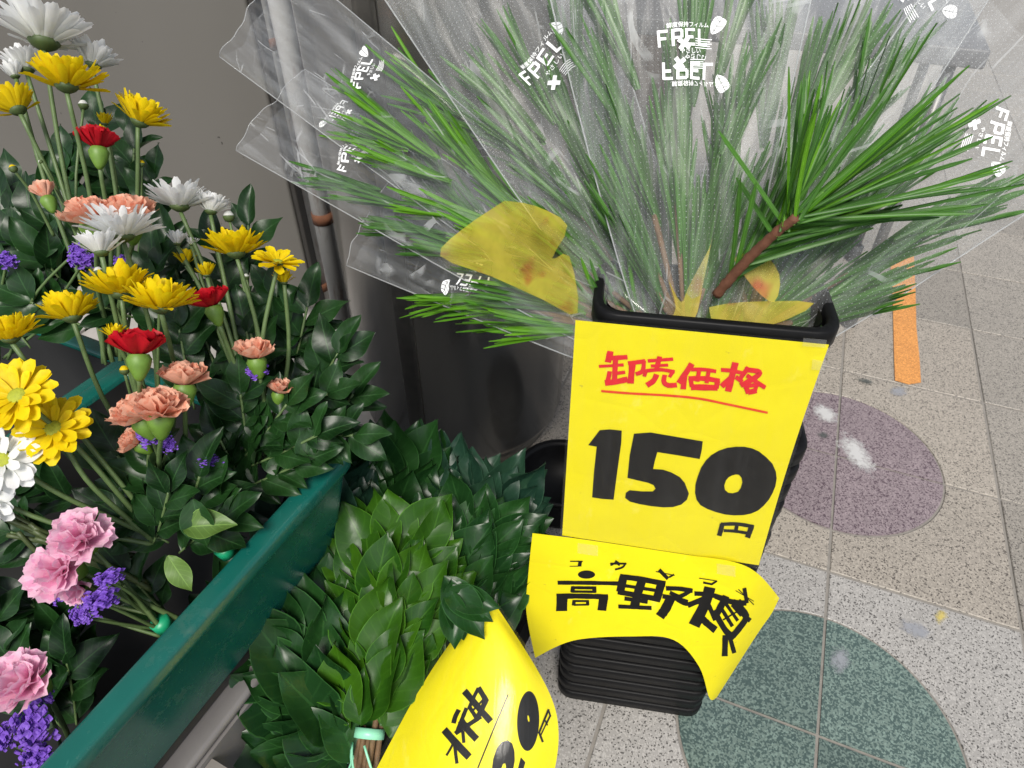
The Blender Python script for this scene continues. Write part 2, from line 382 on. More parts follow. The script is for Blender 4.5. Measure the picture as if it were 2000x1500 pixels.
# ------------------------------------------------------------------ ground
def struct(o): o['kind'] = 'structure'; return o
b = MB(); b.add([(-14, -3, -.0024), (20, -3, -.0024), (20, 26, -.0024), (-14, 26, -.0024)], [(0, 1, 2, 3)])
ground = struct(b.obj('ground', 'grout'))
pave = bpy.data.objects.new('pavement', None); link(pave); struct(pave)
def tile(name, loops, mat, top=.0, jit=True):
    vs, fs = fill(loops)
    V = [grid(v.x, v.y, top) for v in vs]; F = [tuple(f) if (Vector((vs[f[1]].x - vs[f[0]].x, vs[f[1]].y - vs[f[0]].y)).cross(Vector((vs[f[2]].x - vs[f[0]].x, vs[f[2]].y - vs[f[0]].y)))) > 0 else tuple(reversed(f)) for f in fs]
    n = len(V); 
    ec = {}
    for f in F:
        for i in range(len(f)):
            a, c = f[i], f[(i + 1) % len(f)]; ec[(a, c)] = 1
    V += [v - Vector((0, 0, .012)) for v in V]
    F += [(c, a, a + n, c + n) for (a, c) in ec if (c, a) not in ec]
    c0 = sum((V[i] for i in range(n)), Vector()) / n
    me = mesh(name, [v - c0 for v in V], F, mat, False); o = put(name, me, pave, Matrix.Translation(c0))
    if jit: o.rotation_euler = (random.uniform(-.0016, .0016), random.uniform(-.0016, .0016), 0)
    m = o.modifiers.new('bevel', 'BEVEL'); m.width = .0012; m.segments = 1; m.limit_method = 'ANGLE'
    return o
R_D = .2 / T; GAP = .0085
DISCS = [(0, 0, 'disc_green'), (0, 2, 'disc_purple'), (2, 1, 'disc_green'), (2, 3, 'disc_purple'), (-2, -1, 'disc_purple')]
DISCS = DISCS[:2]
def arc(cx, cy, r, n=96): return [(cx + r * math.cos(2 * math.pi * i / n + .013), cy + r * math.sin(2 * math.pi * i / n + .013)) for i in range(n)]
def clip_convex(sub, lo, hi):
    for ax, lim, sg in ((0, lo[0], 1), (0, hi[0], -1), (1, lo[1], 1), (1, hi[1], -1)):
        out = []
        for i in range(len(sub)):
            p, q = sub[i - 1], sub[i]; ip, iq = sg * (p[ax] - lim) >= 0, sg * (q[ax] - lim) >= 0
            if ip != iq:
                t = (lim - p[ax]) / (q[ax] - p[ax]); out.append((p[0] + t * (q[0] - p[0]), p[1] + t * (q[1] - p[1])))
            if iq: out.append(q)
        sub = out
        if not sub: break
    return sub
def tile_minus(lo, hi, cx, cy, r):
    """square minus a disc centred on one of its corners"""
    pts = []
    C4 = [(lo[0], lo[1]), (hi[0], lo[1]), (hi[0], hi[1]), (lo[0], hi[1])]
    k = min(range(4), key=lambda i: (C4[i][0] - cx) ** 2 + (C4[i][1] - cy) ** 2)
    c = C4[k]; prv, nxt = C4[k - 1], C4[(k + 1) % 4]
    def cut(other):
        ax = 0 if abs(other[0] - c[0]) > abs(other[1] - c[1]) else 1
        fixed = c[1 - ax]; off = fixed - (cx, cy)[1 - ax]; dd = math.sqrt(r * r - off * off); s = 1 if other[ax] > c[ax] else -1
        p = [0, 0]; p[ax] = (cx, cy)[ax] + s * dd; p[1 - ax] = fixed; return tuple(p)
    a, e = cut(prv), cut(nxt)
    t0, t1 = math.atan2(a[1] - cy, a[0] - cx), math.atan2(e[1] - cy, e[0] - cx)
    d = (t1 - t0 + math.pi) % (2 * math.pi) - math.pi
    arcp = [(cx + r * math.cos(t0 + d * i / 20), cy + r * math.sin(t0 + d * i / 20)) for i in range(21)]
    others = [C4[(k + 1) % 4], C4[(k + 2) % 4], C4[(k + 3) % 4]]
    return [arcp + others]
for i in range(-9, 9):
    for j in range(-4, 13):
        c = grid(i + .5, j + .5)
        v = c - CAM; z = v.dot(FW)
        if z < .3: continue
        x, y = 1000 + FPX * v.dot(RX) / z, 750 - FPX * v.dot(UP) / z
        if not (-500 < x < 2500 and -450 < y < 1900): continue
        lo, hi = (i + GAP, j + GAP), (i + 1 - GAP, j + 1 - GAP)
        if i <= -4: mat = 'rough_stone'
        elif j <= 0: mat = 'tile_white'
        elif i >= 1 or j >= 4: mat = 'tile_grey'
        else: mat = 'tile_beige'
        top = random.uniform(-.0006, .0006) if i > -4 else random.uniform(.0, .006)
        hit = None
        for cx, cy, dm in DISCS:
            if cx in (i, i + 1) and cy in (j, j + 1): hit = (cx, cy, dm)
        if hit:
            cx, cy, dm = hit
            tile('paving_tile', tile_minus(lo, hi, cx, cy, R_D + .014), mat, top)
            q = clip_convex(arc(cx, cy, R_D), lo, hi); tile('disc_tile', [q], dm, top + .0004)
        else:
            tile('paving_tile', [[lo, (hi[0], lo[1]), hi, (lo[0], hi[1])]], mat, top)
def decal(name, pts, mat, z=.0016):
    cx, cy = sum(p[0] for p in pts) / len(pts), sum(p[1] for p in pts) / len(pts)
    V = [at_z(cx, cy, z)]; U = [(0, 0)]; n = len(pts)
    for r in (.35, .7, 1.0):
        for p in pts: V.append(at_z(cx + (p[0] - cx) * r, cy + (p[1] - cy) * r, z)); U.append((r, 0))
    F = [(0, 1 + (k + 1) % n, 1 + k) for k in range(n)]
    for q in (0, 1):
        for k in range(n): F.append((1 + q * n + k, 1 + q * n + (k + 1) % n, 1 + (q + 1) * n + (k + 1) % n, 1 + (q + 1) * n + k))
    me = mesh(name, V, F, mat, False, U); return put(name, me, pave)
strip = [(1738, 478), (1784, 478), (1788, 560), (1790, 640), (1796, 700), (1799, 747), (1775, 751), (1748, 743), (1746, 690), (1744, 600), (1740, 540)]
vs, fs = fill([strip]); V = [at_z(v.x, v.y, .0022) for v in vs]; n_ = len(V)
marking = struct(put('floor_marking', mesh('floor_marking', V, [tuple(f) for f in fs], 'orange', False)))
def blob(cx, cy, rx, ry, rot=0, n=14):
    return [(cx + math.cos(rot) * rx * math.cos(t) - math.sin(rot) * ry * math.sin(t), cy + math.sin(rot) * rx * math.cos(t) + math.cos(rot) * ry * math.sin(t)) for t in [2 * math.pi * k / n for k in range(n)]]
for a in ((1672, 885, 75, 34, .85, 'stain_white'), (1612, 808, 40, 26, .6, 'stain_white'), (1608, 850, 22, 14, 0, 'stain_dark'), (1690, 745, 34, 12, .25, 'stain_dark'), (1755, 764, 36, 17, .1, 'stain_blue'),
          (1708, 598, 34, 46, .2, 'stain_blue'), (1838, 1205, 22, 24, .3, 'stain_yellow'), (1640, 1290, 40, 50, .2, 'stain_blue'), (1790, 1230, 60, 26, .4, 'stain_blue')):
    decal('stain', blob(*a[:5]), a[5])

# ------------------------------------------------------------------ grey panel wall, pipes, column
corner = at_z(617, 603, .045); corner.z = 0
WU = Vector((math.cos(rad(-16)), math.sin(rad(-16)), 0)); WV = Vector((-WU.y, WU.x, 0))
wt = thing('panel_wall', 'dull grey metal panel wall behind the flower bunches', 'wall', corner)
b = MB(); b.box(corner + Vector((0, 0, .045)) - WU * 3, WU * 3, WV * .25, Vector((0, 0, 3.0))); b.obj('panel', 'wall', wt, bevel=.006)
b = MB(); b.box(corner - WU * 3 + WV * .03, WU * 2.99, WV * .2, Vector((0, 0, .043))); b.obj('plinth', 'rough_stone', wt)
b = MB(); b.box(corner + WU * .002 + WV * .004 + Vector((0, 0, .047)), WU * .012, WV * .05, Vector((0, 0, 2.95))); b.obj('edge_strip', 'dark_wood', wt, bevel=.003)
def pipe(px, py, r, z0, label, rustz, y_off=0):
    p = at_z(px, py, 0); p.z = z0
    t = thing('wall_pipe', label, 'pipe', p, 'pipes beside the grey panel wall')
    b = MB(); b.tube([p, p + Vector((0, 0, 1.0)), p + Vector((0, 0, 2.9))], r, 20); b.obj('pipe_tube', 'pipe', t, True)
    for z in rustz:
        b = MB(); b.tube([p + Vector((0, 0, z)), p + Vector((0, 0, z + .022))], r + .002, 20); b.obj('strap', 'rust', t, True)
pipe(638, 614, .0185, .03, 'thinner rusty grey pipe squeezed against the panel wall edge', (.05, .62))
pipe(692, 735, .0185, .0, 'pale grey pipe with rust streaks standing next to the dark steel column', (.40,))
cc = Vector((-.103, 1.11, 0))
ct = thing('steel_column', 'round dark steel column with a pale seam behind the black trays', 'column', cc)
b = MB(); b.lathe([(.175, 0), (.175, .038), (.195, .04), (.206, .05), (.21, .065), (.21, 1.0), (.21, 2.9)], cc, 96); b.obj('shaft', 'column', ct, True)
b = MB(); a0 = math.atan2(-.93, -.33)
P = []
def on_column(x, y, r=.21):
    d = ray(x, y); o = CAM - cc; A = d.x ** 2 + d.y ** 2; Bq = 2 * (d.x * o.x + d.y * o.y); Cq = o.x ** 2 + o.y ** 2 - r * r
    return CAM + d * ((-Bq - math.sqrt(Bq * Bq - 4 * A * Cq)) / (2 * A))
sp_ = on_column(812, 800); sa = math.atan2(sp_.y - cc.y, sp_.x - cc.x)
for z in (.066, 2.9):
    for k in range(5): P.append(cc + Vector((math.cos(sa - .075 + .0375 * k) * .2135, math.sin(sa - .075 + .0375 * k) * .2135, z)))
b.add(P, [(k, k + 1, k + 6, k + 5) for k in range(4)]); so = b.obj('seam_strip', 'seam_strip', ct, True)
m = so.modifiers.new('s', 'SOLIDIFY'); m.thickness = .004; m.offset = -1
b = MB(); b.lathe([(.1755, .0), (.186, .002), (.186, .028), (.1755, .03)], cc, 64); b.obj('base_ring', 'seam_strip', ct, True)
# shop front far behind the column, and a low bench with one leg in view
bt = thing('shop_front', 'dark brown shop front standing behind the steel column', 'shop front', (-.2, 2.35, 0))
for k in range(3):
    b = MB(); b.box((-1.2 + .62 * k, 2.3 + .05 * k, 0), Vector((.6, .05, 0)), Vector((0, .08, 0)), Vector((0, 0, 2.6))); b.obj('front_panel', 'dark_shop', bt, bevel=.004)
lg = at_z(1655, 632); 
be = thing('bench', 'grey bench on thin legs with black rubber feet behind the pine bunches', 'bench', lg)
BU, BV = CU, CV
for du, dv in ((0, 0), (-.75, 0), (0, .35), (-.75, .35)):
    q = lg + BU * du + BV * dv; b = MB(); b.tube([q + Vector((0, 0, .03)), q + Vector((0, 0, .64))], .012, 12); l = b.obj('leg', 'steel_leg', be, True)
    b = MB(); b.lathe([(.0, 0), (.020, 0), (.021, .045), (.013, .05)], q - lg, 16); f = put('rubber_foot', mesh('rubber_foot', b.V, b.F, 'rubber', True), l)
b = MB(); b.box(lg - BU * .80 - BV * .05 + Vector((0, 0, .64)), BU * .85, BV * .45, Vector((0, 0, .035))); b.obj('bench_top', 'bench', be, bevel=.005)

# ------------------------------------------------------------------ green planter troughs, tray, their stands
ZR = .50
O1, O2 = at_z(142, 1497, ZR), at_z(703, 866, ZR)
TA = (O1 - O2).normalized(); TB = Vector((TA.y, -TA.x, 0))          # towards the camera; to the left
if TB.x > 0: TB = -TB
L2 = at_z(140, 775, ZR); TW = (L2 - O2).dot(TB)                       # outer width of the trough
def trough(far, width, length, z, label, name='planter_trough'):
    t = thing(name, label, 'planter', far + Vector((0, 0, 0)), 'green planter troughs')
    Z = Vector((0, 0, 1)); f = far.copy(); f.z = 0
    rim = .023; lip = .019; deep = .142
    def ring(off, zz, rc):
        a0, a1, b0, b1 = off, length - off, off, width - off; P = []
        for (ca, cb, th) in ((a0 + rc, b0 + rc, math.pi), (a1 - rc, b0 + rc, 1.5 * math.pi), (a1 - rc, b1 - rc, 0), (a0 + rc, b1 - rc, .5 * math.pi)):
            for k in range(6):
                an = th + k / 5 * math.pi / 2; P.append(f + TA * (ca + rc * math.cos(an)) + TB * (cb + rc * math.sin(an)) + Z * zz)
        return P
    def loft(rs):
        b = MB(); n = len(rs[0])
        for r in rs: b.V += r; b.U += [(0, 0)] * n
        for i in range(len(rs) - 1):
            for j in range(n): b.F.append((i * n + j, i * n + (j + 1) % n, (i + 1) * n + (j + 1) % n, (i + 1) * n + j))
        return b
    b = loft([ring(.003, z - lip, .027), ring(.0008, z - lip + .0004, .0292), ring(.0, z - lip + .0015, .03), ring(0, z - .012, .03), ring(0, z - .0045, .03), ring(.0008, z - .0018, .029), ring(.0028, z - .0004, .027), ring(.0055, z, .0245), ring(rim - .005, z, .014), ring(rim - .0015, z - .0006, .0105), ring(rim, z - .0022, .009), ring(rim + .001, z - .02, .009)])
    b.obj('rim', 'green_plastic', t, True)
    b = loft([ring(.03, z - deep, .02), ring(.011, z - lip - .02, .022), ring(.008, z - lip + .001, .024)]); b.obj('side_wall', 'green_plastic', t, True)
    b = loft([ring(rim + .0015, z - .006, .009), ring(rim + .022, z - deep + .006, .009)]); n = len(b.V) // 2; b.F.append(tuple(range(n, 2 * n))); b.obj('liner', 'black_liner', t, True)
    return t
trough(O2, TW, .95, ZR, 'green planter trough holding flower bunches beside the leafy sakaki tray')
trough(O2 + TB * (TW + .006) + TA * -.02, .36, 1.0, ZR - .012, 'green planter trough under the open yellow and white flowers, mostly hidden')
# stand under the troughs
f0 = O2.copy(); f0.z = 0
st = thing('display_stand', 'dark board stand carrying the green planter troughs', 'stand', f0)
for k in range(2):
    b = MB(); b.box(f0 + TA * (.06 + .7 * k) + TB * .04, TA * .03, TB * (TW + .3), Vector((0, 0, .336))); b.obj('leg_board', 'dark_wood', st)
b = MB(); b.box(f0 + TA * .0 + TB * .035 + Vector((0, 0, .338)), TA * .95, TB * (TW + .34), Vector((0, 0, .016))); b.obj('top_board', 'dark_wood', st)
ZT = .335
Q1, Q2 = at_z(450, 1386, ZT), at_z(363, 1497, ZT)
QA = (Q2 - Q1).normalized(); QB = -Vector((QA.y, -QA.x, 0)); QB = QB if QB.x > 0 else -QB
far = Q1 - QA * .36
tr = thing('plant_tray', 'grey plastic tray with sakaki bunches lying in it', 'tray', (far.x, far.y, .0))
Z = Vector((0, 0, 1))
b = MB(); b.box(far - QB * .03 - Z * .012, QA * .62, QB * .034, Z * .012); b.obj('rim', 'grey_plastic', tr, bevel=.005)
b = MB(); b.box(far - Z * .17, QA * .62, QB * .006, Z * .157); b.obj('side_wall', 'grey_plastic', tr)
b = MB(); b.box(far - Z * .165 + QB * .007, QA * .62, QB * .19, Z * .05); b.obj('bottom', 'black_liner', tr)
b = MB(); b.box(far - Z * .030 + QB * .0065 + QA * .40, QA * .22, QB * .085, Z * .01); b.obj('ledge', 'taupe', tr)
b = MB(); b.box(far - Z * .17 + QB * .198, QA * .62, QB * .006, Z * .06); b.obj('side_wall', 'black_plastic', tr)
b = MB(); b.box(far - Z * .17 - QA * .007, QA * .006, QB * .20, Z * .13); b.obj('end_wall', 'black_plastic', tr)
cr = thing('stand_box', 'low black box under the grey sakaki tray', 'box', (far.x, far.y, 0))
for k in (0, 1):
    b = MB(); b.box(Vector((far.x, far.y, 0)) + QA * (.03 + .5 * k) + QB * .01, QA * .05, QB * .17, Z * .145); b.obj('runner', 'dark_wood', cr)
b = MB(); b.box(Vector((far.x, far.y, .146)), QA * .6, QB * .19, Z * .018); b.obj('deck', 'dark_wood', cr)

# ------------------------------------------------------------------ stack of black trays
B0, B1 = at_z(1085, 1366), at_z(1366, 1410); B0.z = B1.z = 0
BX = (B1 - B0).normalized(); BY = Vector((-BX.y, BX.x, 0)); FN = -BY           # front normal, towards the camera
BW = (B1 - B0).length; BD = .09
def rrect(x0, x1, y0, y1, r, z, n=4):
    P = []
    for cx, cy, th in ((x1 - r, y0 + r, -.5), (x1 - r, y1 - r, 0), (x0 + r, y1 - r, .5), (x0 + r, y0 + r, 1.0)):
        for k in range(n + 1):
            a = (th + .5 * k / n) * math.pi; P.append(B0 + BX * (cx + r * math.cos(a)) + BY * (cy + r * math.sin(a)) + Vector((0, 0, z)))
    return P
def loftb(rs):
    b = MB(); n = len(rs[0])
    for r in rs: b.V += r; b.U += [(0, 0)] * n
    for i in range(len(rs) - 1):
        for j in range(n): b.F.append((i * n + j, i * n + (j + 1) % n, (i + 1) * n + (j + 1) % n, (i + 1) * n + j))
    return b
PITCHZ = .0272; NT = 21; z = .002
def tray(z, h, label, first):
    t = thing('black_tray', label, 'tray', B0 + Vector((0, 0, z)), 'stacked black plastic trays')
    e = random.uniform(-.0012, .0012)
    nar = .012 if h > .1 else 0
    rs = lambda o, zz: rrect(o + e, BW - o + e - nar, o, BD - o, .022 - o * .5, zz)
    b = loftb([rs(.004, z + h - .019), rs(0, z + h - .018), rs(0, z + h - .0015), rs(.0015, z + h), rs(.007, z + h), rs(.009, z + h - .003), rs(.009, z + h - .014)]); b.obj('rim', 'black_plastic', t, True)
    b = loftb([rs(.012, z + h - .004), rs(.012, z)]) ; n = len(b.V) // 2; b.F.append(tuple(range(n, 2 * n))); b.obj('body', 'black_plastic', t, True)
    return t
ORD = 'bottom second third fourth fifth sixth seventh eighth ninth tenth eleventh twelfth thirteenth fourteenth fifteenth sixteenth seventeenth eighteenth nineteenth twentieth'.split()
for k in range(NT):
    nm = 'bottom black tray resting on the paving under the whole stack' if k == 0 else f'{ORD[k]} black tray from the paving, seen below the arched sign' if k < 7 else f'{ORD[k] if k < 20 else "topmost shallow"} black tray of the stack, mostly behind the yellow signs'
    tray(z, PITCHZ, nm, k == 0); z += PITCHZ
ZTOP = .712
t = tray(z, ZTOP - z, 'deep black tray on top of the stack holding wrapped pine bunches', False)
# handle opening ridge on the front below the arched sign
n0 = at_plane(1150, 1250, B0, FN)

kb = at_z(1092, 975, 0); tb = thing('shade_filler', 'added black shade bucket in shade between steel column and tray stack', 'filler', kb)  # black pot shape added to stand in for shadow on the ground
b = MB(); b.lathe([(.0, .004), (.062, .004), (.07, .0), (.073, .01), (.078, .07), (.081, .08), (.078, .082), (.074, .07), (.066, .012), (.0, .012)], kb, 40); b.obj('filler_body', 'black_plastic', tb, True)
b = MB(); b.lathe([(.078, .07), (.083, .072), (.083, .082), (.077, .0825)], kb, 40); b.obj('rim', 'black_plastic', tb, True)

# ------------------------------------------------------------------ yellow signs and their lettering
def stroke(pts, w, jit=.06):
    P = [Vector((p[0], p[1])) for p in pts]
    if len(P) > 2: P = catmull(P, 5)
    out = [P[0]]
    for a, c in zip(P, P[1:]):
        k = max(1, int((c - a).length / 7)); out += [a.lerp(c, i / k) for i in range(1, k + 1)]
    L = []; R = []
    for i, p in enumerate(out):
        d = (out[min(i + 1, len(out) - 1)] - out[max(i - 1, 0)]).normalized(); n = Vector((-d.y, d.x)); ww = w * .5 * (1 + random.uniform(-jit, jit))
        L.append(p + n * ww); R.append(p - n * ww)
    d = (out[-1] - out[-2]).normalized(); L[-1] += d * w * .06; d = (out[0] - out[1]).normalized(); R[0] += d * w * .08
    V = L + [(a + c) * .5 for a, c in zip(L, R)] + R; n = len(out); F = []
    for i in range(n - 1):
        F += [(i, i + 1, n + i + 1, n + i), (n + i, n + i + 1, 2 * n + i + 1, 2 * n + i)]
    return V, F
def zz(pts, x0, y0, s=.3): return [(x0 + p[0] * s, y0 + p[1] * s) for p in pts]
LIFT = [0]
def ink(name, parent, mat, surf, items, x0, y0, s=.3, lift=.0006):
    b = MB()
    for it in items:
        LIFT[0] = (LIFT[0] + 1) % 12
        if it[0] == 's': V, F = stroke(zz(it[1], x0, y0, s), it[2] * s)
        else: V, F = fill([zz(L, x0, y0, s) for L in it[1]], 9)
        PV = []
        ok = True
        for v in V:
            q = surf(v[0], v[1])
            if q is None: ok = False; break
            PV.append(q[0] + q[1] * (lift + LIFT[0] * 2.5e-5))
        if ok: b.add(PV, [tuple(f) for f in F])
    return b.obj(name, mat, parent, False)
def ell(cx, cy, rx, ry, rot=0, n=28): return blob(cx, cy, rx, ry, rot, n)
# sheet 1 : flat price sign on the front of the stack
SP = B0 + FN * .004
def s1(x, y): return at_plane(x, y, SP, FN), FN
sg = thing('price_sign', 'yellow price sign with red heading and big black 150, upright on the tray stack', 'sign', s1(1360, 1100)[0])
def sheet_flat(name, corners, mat, off, n=14):
    V = []; U = []
    for i in range(n + 1):
        for j in range(n + 1):
            u, v = j / n, i / n
            c = [Vector(p) for p in corners]; p = (c[0] * (1 - u) + c[1] * u) * (1 - v) + (c[3] * (1 - u) + c[2] * u) * v
            bow = math.sin(math.pi * v) * 5 * u
            q = at_plane(p.x - bow, p.y, SP + FN * off, FN); V.append(q); U.append((u * .2, v * .29))
    F = [(i * (n + 1) + j, (i + 1) * (n + 1) + j, (i + 1) * (n + 1) + j + 1, i * (n + 1) + j + 1) for i in range(n) for j in range(n)]
    b = MB(); b.add(V, F, U); o = b.obj(name, mat, sg, True); m = o.modifiers.new('s', 'SOLIDIFY'); m.thickness = .0006; m.offset = -1; o.modifiers.new('e', 'EDGE_SPLIT').split_angle = rad(40); return o
C1 = [(1124, 626), (1619, 674), (1482, 1104), (1098, 1046)]
sheet_flat('paper', C1, 'yellow_paper', 0)
sheet_flat('clear_pocket', [(1119, 621), (1625, 670), (1488, 1112), (1093, 1052)], 'pocket', .0017)
K = (1050, 600)
ink('red_lettering', sg, 'red_ink', s1, [('s', p, w_) for p, w_ in [
    ([(475, 285), (458, 355)], 42), ([(460, 330), (585, 322)], 30), ([(400, 382), (480, 378), (560, 372)], 20), ([(508, 330), (500, 480)], 36), ([(470, 415), (458, 475)], 30), ([(440, 490), (510, 482), (585, 466)], 38), ([(505, 428), (570, 420)], 22),
    ([(590, 362), (700, 348)], 28), ([(618, 362), (605, 492)], 42), ([(692, 345), (684, 410), (640, 432)], 28),
    ([(795, 318), (775, 400)], 32), ([(718, 347), (882, 335)], 22), ([(738, 380), (850, 374)], 20), ([(706, 412), (694, 448)], 26), ([(702, 412), (800, 404), (892, 418)], 24), ([(884, 412), (858, 452)], 24), ([(775, 435), (755, 475), (712, 505)], 36), ([(828, 438), (822, 482), (850, 505), (906, 503)], 32),
    ([(1005, 365), (965, 425), (920, 490)], 38), ([(958, 430), (948, 530)], 38), ([(1000, 402), (1080, 402), (1162, 414)], 24), ([(1050, 415), (1040, 480)], 28), ([(1112, 420), (1100, 490)], 28), ([(985, 462), (1090, 462), (1185, 478)], 32), ([(996, 460), (1004, 515)], 30), ([(1000, 517), (1170, 522)], 40), ([(1172, 478), (1162, 525)], 34),
    ([(1195, 405), (1260, 410), (1335, 426)], 26), ([(1288, 358), (1240, 545)], 42), ([(1268, 448), (1198, 512)], 36), ([(1290, 450), (1332, 482)], 28), ([(1372, 388), (1318, 462)], 30), ([(1350, 402), (1444, 418), (1415, 455), (1322, 506)], 34), ([(1362, 440), (1420, 480), (1482, 520)], 28), ([(1340, 512), (1440, 500)], 26), ([(1355, 512), (1372, 558)], 34), ([(1370, 552), (1425, 540)], 34), ([(1428, 500), (1412, 548)], 26)]], *K)
ink('underline', sg, 'orange_ink', s1, [('s', [(415, 543), (600, 558), (850, 572), (1050, 592), (1250, 632), (1497, 684)], 15)], *K)
ink('price_digits', sg, 'ink', s1, [
    ('p', [[(330, 895), (405, 797), (470, 792), (548, 800), (545, 880), (520, 1060), (495, 1250), (420, 1245), (355, 1235), (368, 1060), (385, 905)]]),
    ('p', [[(628, 820), (735, 812), (900, 840), (1075, 870), (1068, 930), (1055, 985), (920, 962), (780, 940), (764, 995), (752, 1050), (815, 1054), (870, 1072), (925, 1102), (958, 1140), (985, 1210), (972, 1250), (935, 1282), (880, 1298), (820, 1300), (740, 1292), (660, 1278), (600, 1262), (570, 1238), (575, 1205), (600, 1188), (680, 1196), (750, 1196), (768, 1178), (755, 1155), (720, 1140), (655, 1125), (585, 1108), (600, 960)]]),
    ('p', [[(1290, 905), (1345, 905), (1395, 915), (1440, 935), (1490, 975), (1528, 1015), (1550, 1065), (1556, 1110), (1548, 1160), (1530, 1205), (1505, 1250), (1470, 1290), (1435, 1320), (1390, 1340), (1340, 1350), (1280, 1352), (1220, 1346), (1160, 1330), (1105, 1310), (1060, 1285), (1035, 1250), (1025, 1205), (1028, 1150), (1042, 1100), (1065, 1040), (1095, 995), (1130, 960), (1180, 930), (1235, 912)],
           [(1265, 1092), (1290, 1085), (1312, 1088), (1328, 1108), (1333, 1138), (1323, 1172), (1305, 1198), (1270, 1208), (1240, 1204), (1220, 1186), (1215, 1158), (1226, 1124), (1243, 1104)]])], *K)
ink('yen_mark', sg, 'ink', s1, [('s', p, w_) for p, w_ in [([(1202, 1408), (1192, 1450), (1182, 1484)], 32), ([(1195, 1410), (1300, 1408), (1408, 1426)], 24), ([(1392, 1425), (1380, 1460), (1366, 1496)], 34), ([(1298, 1412), (1290, 1455)], 24), ([(1212, 1450), (1290, 1455), (1382, 1470)], 20)]], *K)
for (x, y, w_, h_) in ((1592, 668, 46, 16), (1600, 712, 26, 20)):
    V = [at_plane(*p, SP + FN * .0028, FN) for p in ((x - w_ / 2, y - h_ / 2), (x + w_ / 2, y - h_ / 2 + 4), (x + w_ / 2 - 3, y + h_ / 2 + 3), (x - w_ / 2 - 2, y + h_ / 2))]
    b = MB(); b.add(V, [(0, 3, 2, 1)], [(0, 0), (.02, 0), (.02, .01), (0, .01)]); b.obj('tape', 'tape', sg)
# bent sheets: a net of (pixel x, pixel y, how far out) on a base plane
def patch(name, net, p0, nrm, mat, parent, n=6, thick=.0005):
    P = [[at_plane(q[0], q[1], p0 + nrm * q[2], nrm) for q in row] for row in net]
    rows = [catmull(r, n) for r in P]; cols = [catmull([r[j] for r in rows], n) for j in range(len(rows[0]))]
    nu, nv = len(cols), len(cols[0]); V = [cols[i][j] for i in range(nu) for j in range(nv)]
    F = [(i * nv + j, (i + 1) * nv + j, (i + 1) * nv + j + 1, i * nv + j + 1) for i in range(nu - 1) for j in range(nv - 1)]
    U = [(i / (nu - 1) * .25, j / (nv - 1) * .2) for i in range(nu) for j in range(nv)]
    nn = (V[F[len(F) // 2][1]] - V[F[len(F) // 2][0]]).cross(V[F[len(F) // 2][2]] - V[F[len(F) // 2][0]])
    if nn.dot(CAM - V[F[len(F) // 2][0]]) < 0: F = [tuple(reversed(f)) for f in F]
    bv = BVHTree.FromPolygons(V, F)
    b = MB(); b.add(V, F, U); o = b.obj(name, mat, parent, True)
    m = o.modifiers.new('s', 'SOLIDIFY'); m.thickness = thick; m.offset = -1; o.modifiers.new('e', 'EDGE_SPLIT').split_angle = rad(40)
    def surf(x, y):
        h = bv.ray_cast(CAM, ray(x, y).normalized())
        if h[0] is None: return None
        nn = h[1] if h[1].dot(CAM - h[0]) > 0 else -h[1]; return h[0], nn
    return o, surf
net2 = [  # rows top -> bottom, columns left -> right
    [(1040, 1042, .012), (1130, 1053, .006), (1240, 1069, .006), (1340, 1084, .006), (1432, 1098, .008), (1482, 1122, .000), (1522, 1168, -.03)],
    [(1032, 1120, .014), (1127, 1120, .012), (1238, 1130, .012), (1336, 1142, .013), (1416, 1165, .012), (1462, 1190, .004), (1506, 1200, -.03)],
    [(1028, 1195, .020), (1122, 1185, .020), (1236, 1186, .020), (1327, 1196, .022), (1392, 1232, .020), (1430, 1270, .010), (1478, 1240, -.02)],
    [(1045, 1285, .030), (1120, 1251, .030), (1234, 1243, .028), (1316, 1250, .028), (1366, 1303, .026), (1386, 1364, .014), (1400, 1362, -.004)]]
ns = thing('name_sign', 'bent yellow sign with black plant name and arched lower edge, below the price sign', 'sign', at_plane(1240, 1240, B0, FN))
_, s2 = patch('paper', net2, B0, FN, 'yellow_paper', ns, 7)
K = (950, 1000)
